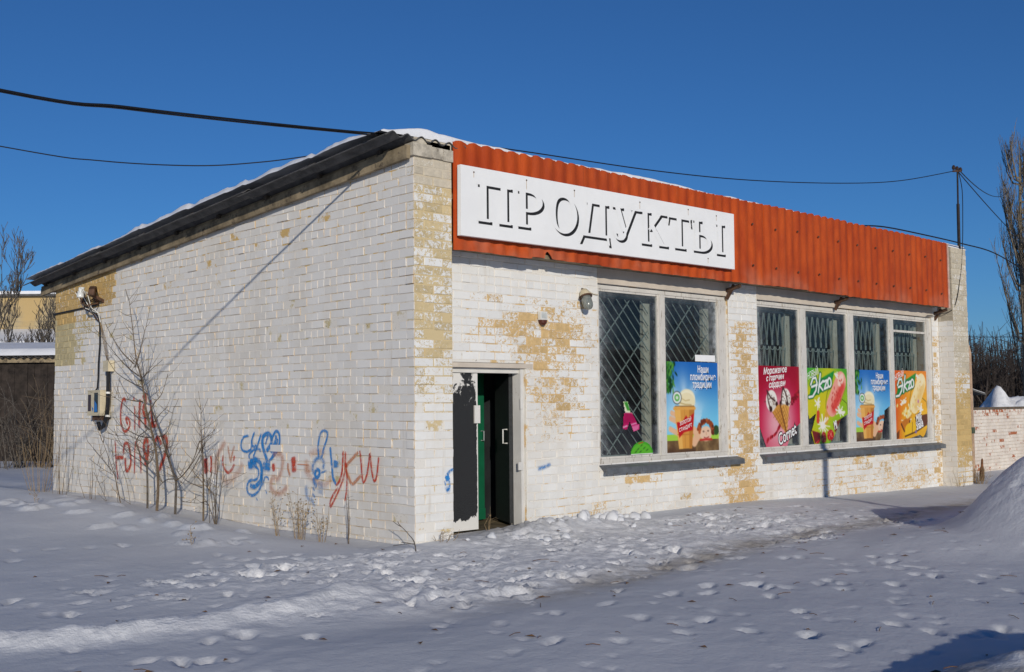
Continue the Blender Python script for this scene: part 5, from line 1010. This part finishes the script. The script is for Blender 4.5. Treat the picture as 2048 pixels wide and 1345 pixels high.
for si, (r0, lines) in enumerate(SAP):
    bx, by, bz = lines[0][0]; g = gz(bx, by); e = tag(empty('sapling' if si < 6 else 'dry_branch', (bx, by, g)), SLAB[si], 'sapling' if si < 6 else 'branch', 'saplings along the left wall' if si < 6 else None)
    for li, ln in enumerate(lines):
        pts = [Vector(p) - Vector((bx, by, g)) for p in ln]
        if li == 0 or (pts[0] + Vector((0, 0, g))).z < .35 and si in (4, 5): pts[0].z = -.06
        off = 0 if li == 0 else rng.normal(0, .03)
        for k, p in enumerate(pts): p.x += off * (k > 0) - .010 * k * (1 if li % 2 else -.6) * (si < 6)
        sp = smooth(pts, 4); n = len(sp); ra = [max(.0035, (r0 * .72 if li == 0 else r0 * .34) * (1 - .85 * i / (n - 1))) for i in range(n)]
        mb = MB().tube(sp, ra, 6)
        mb.build('stem' if li == 0 else 'branch', [BARK, BARKW][(si + li) % 2], e)
        if si < 6:
            tw = MB()
            for k in range(int(n * (.6 if li == 0 else .45))):
                i = int(rng.integers(max(1, n // 5), n)); p = sp[i]; L_ = rng.uniform(.10, .45) * (1.2 - .5 * i / n)
                d = Vector((rng.normal(0, .45), rng.normal(0, 1), rng.uniform(.0, 1.))).normalized()
                tw.tube([p, p + d * L_ * .5 + Vector((0, 0, .02)), p + d * L_ + Vector((0, 0, .07))], [.0035, .0028, .0018], 4)
            if tw.v: tw.build('twigs', BARKW, e)['kind'] = 'stuff'
def weed(label, x, y, n, hgt, spread, mat, seeds=False, name='dry_weed', cat='weed'):
    g = gz(x, y); e = tag(empty(name, (x, y, g)), label, cat, 'dry weeds in the snow')
    mb = MB(); sd = MB()
    for i in range(n):
        a = rng.uniform(0, 6.28); q = rng.uniform(.02, spread); h = hgt * rng.uniform(.55, 1.)
        p0 = Vector((q * .6 * math.cos(a), q * .6 * math.sin(a), -.05)); p2 = Vector((q * 1.6 * math.cos(a), q * 1.6 * math.sin(a), h)); p1 = p0.lerp(p2, .5) + Vector((rng.normal(0, .02), rng.normal(0, .02), 0))
        mb.tube([p0, p1, p2], [.004, .003, .0018], 4)
        for k in range(4 if seeds else 2):
            t = rng.uniform(.35, .98); b = p0.lerp(p2, t); d = Vector((rng.normal(0, 1), rng.normal(0, 1), rng.uniform(.2, 1.))).normalized() * rng.uniform(.04, .13); mb.tube([b, b + d], [.002, .0012], 3)
            if seeds: sd.lathe([(.003, -.008), (.009, 0), (.003, .008)], 5, Matrix.Translation(b + d))
    mb.build('stalks', mat, e)['kind'] = 'stuff'
    if seeds: sd.build('seed_heads', DRY, e)['kind'] = 'stuff'
for lb, x, y, n, h, s, m, sd in [('tuft of tall dry stems at the far end of the left wall', -.35, 9.55, 16, 1.15, .28, DRY, False), ('pair of bare upright stems between the tuft and the meter box', -.40, 8.55, 9, 1.45, .22, BARKW, False), ('thin weeds just left of the forked sapling', -.45, 7.2, 6, .7, .18, BARKW, False),
        ('seeded weed below the blue graffiti', -.45, 1.95, 5, .55, .10, DRY, True), ('bushiest seeded weed under the orange scrawl', -.50, 1.45, 12, .62, .10, DRY, True), ('short seeded weed right of the bushiest one', -.42, 1.15, 5, .45, .07, DRY, True),
        ('two straight stalks near the corner end of the graffiti', -.25, .85, 3, .62, .06, BARKW, False), ('tiny stalk in the open snow left of the path', -1.75, 1.6, 2, .22, .03, DRY, True), ('tiny stalk in the snow in front of the tall dry stems', -1.6, 6.3, 2, .26, .03, DRY, True),
        ('dead grass at the foot of the gas pipe', 13.98, -.08, 30, .35, .16, DRY, False), ('curled dry stalks at the right pilaster foot', 13.1, -.10, 5, .36, .12, DRY, False), ('dry grass blades beside the flaking door leaf', 1.33, .30, 3, .20, .03, DRY, False), ('dead grass along the near pilaster foot', .3, -.06, 9, .13, .14, DRY, False)]:
    weed(lb, x, y, n, h, s, m, sd)
# fallen leaves and twigs on the snow
mb = MB()
for i in range(230):
    x, y = rng.uniform(-5.5, 6.5), rng.uniform(-7., 1.0); 
    if x > -.1 and y > -.1: continue
    z = gz(x, y) + .006; a = rng.uniform(0, 6.28); L_ = rng.uniform(.012, .045); c, s = math.cos(a) * L_, math.sin(a) * L_
    if i % 3: mb.add([(x - c, y - s, z), (x + s * .5, y - c * .5, z + .008), (x + c, y + s, z + .002), (x - s * .5, y + c * .5, z + .01)], [(0, 1, 2, 3)])
    else: mb.tube([(x - c * 2, y - s * 2, z), (x, y, z + .008), (x + c * 2, y + s * 2, z + .002)], .0022, 4)
tag(mb.build('scattered_leaves', LEAF), 'dead leaves and twigs scattered over the snow', 'leaves', kind='stuff')
# lumps of shovelled snow by the door
for i in range(26):
    if i < 17: x, y, s = rng.uniform(1.95, 3.9), rng.uniform(-.25, .12), rng.uniform(.04, .105)
    else: x, y, s = rng.uniform(.4, 4.5), rng.uniform(-1.0, -.2), rng.uniform(.025, .055)
    bm = bmesh.new(); bmesh.ops.create_icosphere(bm, subdivisions=2, radius=1.)
    for v in bm.verts:
        n = v.co.normalized(); k = 1 + 1.1 * float(fbm(np.array(n.x * 1.4 + i * 3.1), np.array(n.y * 1.4 + n.z * 1.7), 1.6, 4, 500, .65)); v.co = Vector((n.x * k * s * rng.uniform(.97, 1.03) * 1.15, n.y * k * s, n.z * k * s * .8))
    me = bpy.data.meshes.new('snow_lump'); bm.to_mesh(me); bm.free(); o = link('snow_lump', me, SNOW, None, True)
    o.location = (x, y, gz(x, y) + s * .08); o.rotation_euler = (rng.uniform(0, 1), rng.uniform(0, 1), rng.uniform(0, 6))
    tag(o, 'snow lump shovelled up between the doorway and the windows', 'snow lump', 'snow lumps by the door')

# ------------------------------------------------------------------ right-hand background
bw = tag(empty('brick_wall', (14.3, 1.52, -.3)), 'low brick yard wall with flaking whitewash right of the shop', 'wall')
MB().box((0, .012, 0), (22, .25, 1.55)).build('core', simple('lime_mortar', (.62, .55, .46), .9, .15, 6, .4, 60), bw)
MB().box((-.02, -.02, 1.552), (22, .28, 1.60)).build('coping', simple('mossy_coping', (.13, .10, .07), .9, .4, 4, .4, 30), bw)
WB = NT('whitewashed_red_brick', .9, .1); pe = WB.attr('peel'); nn = WB.noise(10., 5, .7); thr = WB.math('MULTIPLY_ADD', pe, -.5, .74)
WB.bump(WB.noise(60., 4), .5, .006); WB.col(WB.mix(WB.ramp(nn, WB.math('SUBTRACT', thr, .03), WB.math('ADD', thr, .03)), WB.mix(WB.ramp(WB.noise(3., 4), .3, .7), (.66, .58, .50), (.80, .73, .64)), (.42, .15, .075)))
mb = MB(); pe = []
for k in range(20):
    a = 2.2 - (.13 if k % 2 else 0)
    while a < 8.5:
        z = k * .0775; d = rng.normal(0, .004); p = max(0, rng.normal(.12, .12) + (.35 if rng.random() < .07 else 0) + (.25 if k > 17 else 0)); j = .006; c = .005
        v = [(a + j + c, -d, z + j + c), (a + .26 - j - c, -d, z + j + c), (a + .26 - j - c, -d, z + .0775 - j - c), (a + j + c, -d, z + .0775 - j - c), (a + j, c - d, z + j), (a + .26 - j, c - d, z + j), (a + .26 - j, c - d, z + .0775 - j), (a + j, c - d, z + .0775 - j), (a + j, .02, z + j), (a + .26 - j, .02, z + j), (a + .26 - j, .02, z + .0775 - j), (a + j, .02, z + .0775 - j)]
        mb.add(v, [(0, 1, 2, 3)] + [(4 + i, 4 + (i + 1) % 4, (i + 1) % 4, i) for i in range(4)] + [(8 + i, 8 + (i + 1) % 4, 4 + (i + 1) % 4, 4 + i) for i in range(4)]); pe += [p] * 12; a += .26
me = mb.mesh('brickwork'); at = me.attributes.new('peel', 'FLOAT', 'POINT'); at.data.foreach_set('value', np.array(pe, np.float32)); tag(link('brickwork', me, WB.m, bw), kind='stuff')
stk = tag(MB().lathe([(.050, 0), (.052, .2), (.045, .27), (.026, .36), (.022, .47), (.012, .50)], 8, Matrix.Translation((14.92, .30, gz(14.92, .3) - .05)) @ Matrix.Rotation(.05, 4, 'X')).build('wooden_stake', simple('charred_stake', (.16, .07, .03), .8, .6, 9, .4, 50), None, True), 'charred brown stake standing in the snow by the gas pipe', 'stake')
def branch(mb, tw, p, d, L_, r, lev, up=.3, kids=5, wob=.18, minr=.004, sp=.7):
    n = 5; pts = [p]; q = Vector(p); dd = Vector(d)
    for i in range(n):
        dd = (dd + Vector((rng.normal(0, wob), rng.normal(0, wob), rng.normal(0, wob) + up * .25))).normalized(); q = q + dd * (L_ / n); pts.append(q.copy())
    ra = [max(minr, r * (1 - .75 * i / n)) for i in range(n + 1)]
    (mb if lev > 1 else tw).tube(pts, ra, 6 if lev > 2 else (4 if lev > 1 else 3), cap=False)
    if lev == 0: return
    for k in range(kids):
        t = rng.uniform(.25 if lev < 3 else .3, 1.); i = min(int(t * n), n - 1); b = pts[i].lerp(pts[i + 1], t * n - i); ax_ = (pts[i + 1] - pts[i]).normalized()
        s = Vector((rng.normal(), rng.normal(), rng.normal() * .6)); s = (s - ax_ * s.dot(ax_)).normalized(); nd = (ax_ * (1 - sp * .5) + s * sp + Vector((0, 0, up))).normalized()
        branch(mb, tw, b, nd, L_ * rng.uniform(.38, .62), ra[i] * .55, lev - 1, up, kids, wob, minr, sp)
def bare_tree(name, label, loc, h, r, up, sp, kids, bark, group, lev=4, minr=.006, cat='tree'):
    e = tag(empty(name, loc), label, cat, group); mb = MB(); tw = MB()
    branch(mb, tw, Vector((0, 0, -.2)), Vector((rng.normal(0, .06), rng.normal(0, .06), 1)), h * .62, r, lev, up, kids, .10, minr, sp)
    mb.build('trunk', bark, e); tw.build('crown', bark, e); return e
# tall poplar: near-vertical limbs hugging the trunk
def poplar(label, loc, h):
    e = tag(empty('poplar_tree', loc), label, 'tree', 'bare trees on the right'); mb = MB(); tw = MB()
    mb.tube([(0, 0, -.3), (.1, 0, h * .3), (.05, .1, h * .65), (.1, 0, h)], [.30, .22, .11, .02], 8)
    for i in range(64):
        z = rng.uniform(.06, .88) * h; a = rng.uniform(0, 6.28); L_ = h * (.34 - .24 * z / h) * rng.uniform(.7, 1.15); out = rng.uniform(.11, .24)
        d = Vector((math.cos(a) * out, math.sin(a) * out, 1)).normalized(); p = Vector((0, 0, z))
        pts = [p, p + Vector((math.cos(a), math.sin(a), .35)) * .35, p + Vector((math.cos(a), math.sin(a), 0)) * .5 + d * L_ * .5, p + Vector((math.cos(a), math.sin(a), 0)) * .45 + d * L_]
        mb.tube(pts, [.065, .05, .03, .012], 4, cap=False)
        for k in range(16):
            t = rng.uniform(.15, 1.); b = pts[1].lerp(pts[3], t); aa = rng.uniform(0, 6.28); o_ = rng.uniform(.1, .45); dd = Vector((math.cos(aa) * o_, math.sin(aa) * o_, 1)).normalized() * rng.uniform(.5, 1.5)
            tw.tube([b, b + dd * .5 + Vector((math.cos(aa), math.sin(aa), 0)) * .07, b + dd], [.013, .010, .007], 3, cap=False)
            b2 = b + dd * rng.uniform(.3, .8); tw.tube([b2, b2 + Vector((rng.normal(0, .14), rng.normal(0, .14), rng.uniform(.25, .6)))], [.009, .006], 3, cap=False)
    mb.build('trunk', POPBARK, e); tw.build('crown', POPBARK, e)
poplar('tall bare poplar rising at the right edge of the sky', (54.3, 14.5, -.3), 16.0)
bare_tree('bare_tree', 'dark bare tree just right of the pilaster', (53.5, 19.5, -.2), 6.6, .16, .25, .8, 6, BARKD, 'bare trees on the right')
bare_tree('bare_tree', 'dark bare tree in front of the poplar foot', (60, 19.3, -.2), 5.8, .16, .25, .8, 6, BARKD, 'bare trees on the right')
bare_tree('bare_tree', 'dark bare tree at the right edge below the poplar', (63, 17.0, -.2), 6.2, .16, .25, .8, 6, BARKD, 'bare trees on the right')
mb = MB()
for i in range(2600):
    t = rng.uniform(-.15, 1); x, y = 58 + 22 * t + rng.normal(0, 3), 26 - 9 * t + rng.normal(0, 2.5); h = rng.uniform(2.0, 6.6) * (1.05 - .2 * t)
    b = Vector((x, y, -.2)); l_ = Vector((rng.normal(0, .4), rng.normal(0, .4), h)); mb.tube([b, b + l_ * .5 + Vector((rng.normal(0, .2), rng.normal(0, .2), 0)), b + l_], [.05, .035, .012], 3, cap=False)
    for k in range(5):
        q = b + l_ * rng.uniform(.15, .95); mb.tube([q, q + Vector((rng.normal(0, .6), rng.normal(0, .6), rng.uniform(.2, .9)))], [.020, .008], 3, cap=False)
tag(mb.build('far_thicket', BARKD), 'dark leafless thicket massed behind the brick wall', 'thicket', kind='stuff')
sd2 = tag(empty('wooden_shed', (30.6, 8.6, -.2), R(-30)), 'grey plank shed gable peeping over the brick wall', 'shed')
GREYWOOD = simple('grey_planks', (.20, .185, .165), .9, .3, 5, .4, 40)
for i in range(16):
    a = -1.6 + i * .2; MB().box((a, 0, 0), (a + .19, .04, 2.35 - .42 * abs(a + .1) / 1.6)).build('plank', GREYWOOD, sd2)
MB().box((-1.55, .045, 0), (1.55, 3.5, 1.85)).build('body', GREYWOOD, sd2); MB().bar((-1.85, 1.6, 1.86), (0, 1.6, 2.44), 3.9, .06).bar((1.85, 1.6, 1.86), (0, 1.6, 2.44), 3.9, .06).build('roof', SLATE, sd2); MB().bar((-1.85, 1.6, 1.90), (0, 1.6, 2.48), 3.8, .03).bar((1.85, 1.6, 1.90), (0, 1.6, 2.48), 3.8, .03).build('roof_snow_cover', RSNOW, sd2)
xs_, ys_ = np.linspace(-2.6, 2.6, 60), np.linspace(-1.6, 1.6, 40); XX, YY = np.meshgrid(xs_, ys_, indexing='ij')
ZZ = 1.65 * np.exp(-(XX / 1.5) ** 4 - (YY / 1.1) ** 4) * (1 + .5 * fbm(XX, YY, 1.1, 4, 601)) + .55 * np.exp(-((XX + .35) / .22) ** 2 - (YY / .3) ** 2) + .65 * np.exp(-((XX - .75) / .2) ** 2 - (YY / .3) ** 2) + .35 * fbm(XX, YY, 2.6, 4, 611, .6)
me = gridmesh('snow_heap', np.stack([XX, YY, ZZ], -1), attrs={'rough': np.ones(XX.shape), 'dirt': np.clip(.9 * np.abs(fbm(XX, YY, 1.6, 3, 621)) * 2, 0, 1)}); o = link('snow_heap', me, SNOW, None, True); o.location = (25.7, 4.05, -.25); o.rotation_euler = (0, 0, R(-45)); tag(o, 'lumpy snow-covered heap behind the brick wall', 'snow heap')
pr = tag(empty('brick_pier', (17.35, 2.35, -.3)), 'brown brick pier showing above the yard wall beside the gas pipe', 'pier')
for k in range(24):
    for j in range(2): MB().box((j * .26, 0, k * .077), (j * .26 + .252, .25, k * .077 + .069)).build('brick', simple('brown_brick', (.24, .10, .055), .9, .4, 6, .4, 50) if (k, j) == (0, 0) else bpy.data.materials['brown_brick'], pr)

# ------------------------------------------------------------------ left-hand background
shd = tag(empty('plank_shed', (4.15, 22.4, -.1), -math.atan2(.69, .72)), 'dark plank shed with snowy slate roof left of the shop', 'shed')
for i in range(48):
    a = -4.6 + i * .185; MB().box((a, rng.normal(0, .008), 0), (a + .178, .05 + rng.normal(0, .004), 2.95 + rng.normal(0, .03))).build('plank', DARKWOOD, shd)
MB().box((-4.6, .07, 0), (4.3, 4.0, 2.95)).build('body', DARKWOOD, shd); MB().box((-4.8, -.14, 2.86), (4.5, -.10, 2.98)).build('eave_board', OLDWOOD, shd)
corr_sheet('roof_sheet', -4.9, 4.6, -.32, 4.2, .20, .027, SLATE, shd, lambda q: 3.02 + .10 * (q + .32))
xs_ = np.linspace(-4.85, 4.55, 90); ys_ = np.linspace(-.30, 4.15, 26); XX, YY = np.meshgrid(xs_, ys_, indexing='ij'); ed = np.sqrt(np.clip(np.minimum(np.minimum(XX + 4.85, 4.55 - XX), YY + .30) / .12, 0, 1))
o = link('roof_snow_cover', gridmesh('roof_snow_cover', np.stack([XX, YY, 3.045 + .10 * (YY + .32) + (.19 + .05 * fbm(XX, YY, .8, 3, 701)) * (.05 + .95 * ed)], -1)), RSNOW, shd, True)
o = MB().bar((-2.35, -.55, .0), (-1.75, -.25, 1.75), .05, .14).build('leaning_board', OLDWOOD, None); o.parent = None; o.location = (4.15, 22.4, -.1); o.rotation_euler = (0, 0, -math.atan2(.69, .72)); tag(o, 'pale board leaning against the dark shed', 'board')
bb = tag(empty('brick_building', (11.3, 41.8, -.2), -math.atan2(.69, .72)), 'yellow brick building with snowy parapet behind the bare trees', 'building')
def yb():
    t = NT('far_yellow_brick', .9, .1); b = t.n('ShaderNodeTexBrick'); b.inputs['Scale'].default_value = 1.; b.inputs['Brick Width'].default_value = .52; b.inputs['Row Height'].default_value = .2; b.inputs['Mortar Size'].default_value = .012
    b.inputs['Color1'].default_value = (.46, .37, .22, 1); b.inputs['Color2'].default_value = (.40, .31, .17, 1); b.inputs['Mortar'].default_value = (.30, .25, .18, 1)
    tc = t.n('ShaderNodeTexCoord'); mp = t.n('ShaderNodeMapping'); mp.inputs['Rotation'].default_value = (math.pi / 2, 0, 0); t.l(tc.outputs['Object'], mp.inputs[0]); t.l(mp.outputs[0], b.inputs[0])
    return t.col(t.mix(t.ramp(t.noise(.5, 4), .4, .6), b.outputs[0], (.50, .36, .17)))
MB().box((-9, 0, 0), (9, 7, 6.75)).build('wall', yb(), bb); MB().box((-9.1, -.25, 6.752), (9.1, 7.1, 6.84)).build('roof', SLATE, bb); MB().box((-9.1, -.24, 6.842), (9.1, 7.1, 6.98)).build('roof_snow_cover', RSNOW, bb)
m_ = MB(); m_.add([(-9, -3.2, 4.3), (9, -3.2, 4.3), (9, -.003, 5.05), (-9, -.003, 5.05), (-9, -3.2, 4.52), (9, -3.2, 4.52), (9, -.003, 5.27), (-9, -.003, 5.27)], [(0, 3, 2, 1), (4, 5, 6, 7), (0, 1, 5, 4), (1, 2, 6, 5), (2, 3, 7, 6), (3, 0, 4, 7)]); m_.build('annexe_snow', RSNOW, bb); MB().box((-8.9, -3.0, 0), (8.9, -.004, 4.28)).build('annexe', DARKWOOD, bb)
bare_tree('bare_tree', 'bare tree above the shed at the left edge', (5.55, 27.7, -.1), 6.7, .13, .40, .55, 5, BARK, 'bare trees on the left', 4, .008)
bare_tree('bare_tree', 'bare tree above the shed next to the shop eave', (6.75, 26.7, -.1), 6.0, .12, .38, .6, 5, BARK, 'bare trees on the left', 4, .008)
bare_tree('bare_tree', 'smaller bare tree between the two over the shed', (6.0, 28.4, -.1), 5.4, .10, .35, .6, 5, BARK, 'bare trees on the left', 4, .008)
for q, (x, y, lb) in enumerate([(2.9, 19.6, 'tangle of whippy stems in front of the shed at the left edge'), (3.5, 19.0, 'tangle of whippy stems in the middle of the shed front'), (3.95, 18.2, 'tangle of whippy stems by the shop end of the shed')]):
    e = tag(empty('shrub', (x, y, gz(x, y))), lb, 'shrub', 'whippy shrubs before the shed'); mb = MB()
    for i in range(34):
        a = rng.uniform(0, 6.28); l_ = rng.uniform(.8, 2.7); o_ = rng.uniform(.1, .8); p = Vector((rng.normal(0, .3), rng.normal(0, .3), -.05)); d = Vector((math.cos(a) * o_, math.sin(a) * o_, 1)).normalized()
        pts = [p, p + d * l_ * .4, p + d * l_ * .8 + Vector((0, 0, -.05)), p + d * l_ + Vector((math.cos(a) * .1, math.sin(a) * .1, -.12))]; mb.tube(smooth(pts, 3), np.linspace(.014, .004, 10), 4, cap=False)
        for k in range(4):
            b = pts[1].lerp(pts[2], rng.random()); mb.tube([b, b + Vector((rng.normal(0, .25), rng.normal(0, .25), rng.uniform(0, .35)))], [.006, .003], 3, cap=False)
    mb.build('stems', [BARK, BARKW, BARK][q], e)['kind'] = 'stuff'

# ------------------------------------------------------------------ across the street (seen only as reflections in the panes)
oh = tag(empty('opposite_house', (50, -42, -.2), R(45)), 'low dark house across the street, reflected in the windows', 'house')
MB().box((-9, -4, 0), (9, 4, 3.0)).build('wall', OLDWOOD, oh); MB().add([(-9.6, -4.6, 2.9), (9.6, -4.6, 2.9), (9.6, 4.6, 2.9), (-9.6, 4.6, 2.9), (-9.6, 0, 5.4), (9.6, 0, 5.4)], [(0, 1, 5, 4), (2, 3, 4, 5), (0, 4, 3), (1, 2, 5), (3, 2, 1, 0)]).build('roof', SLATE, oh)
for i in range(4): MB().box((-7.5 + i * 4.2, 4.0, 1.0), (-6.1 + i * 4.2, 4.06, 2.3)).build('window', WHITEWOOD, oh)
mb = MB()
for i in range(420):
    t = rng.uniform(-1, 1); b = Vector((62 + 30 * t + rng.normal(0, 2), -50 + 30 * t + rng.normal(0, 2), -.2)); h = rng.uniform(4, 9); l_ = Vector((rng.normal(0, .5), rng.normal(0, .5), h)); mb.tube([b, b + l_ * .6, b + l_], [.14, .09, .03], 4, cap=False)
    for k in range(7):
        q = b + l_ * rng.uniform(.25, .95); mb.tube([q, q + Vector((rng.normal(0, 1.1), rng.normal(0, 1.1), rng.uniform(.3, 1.6)))], [.05, .02], 3, cap=False)
tag(mb.build('street_trees', BARKD), 'leafless trees across the street, reflected in the windows', 'trees', kind='stuff')
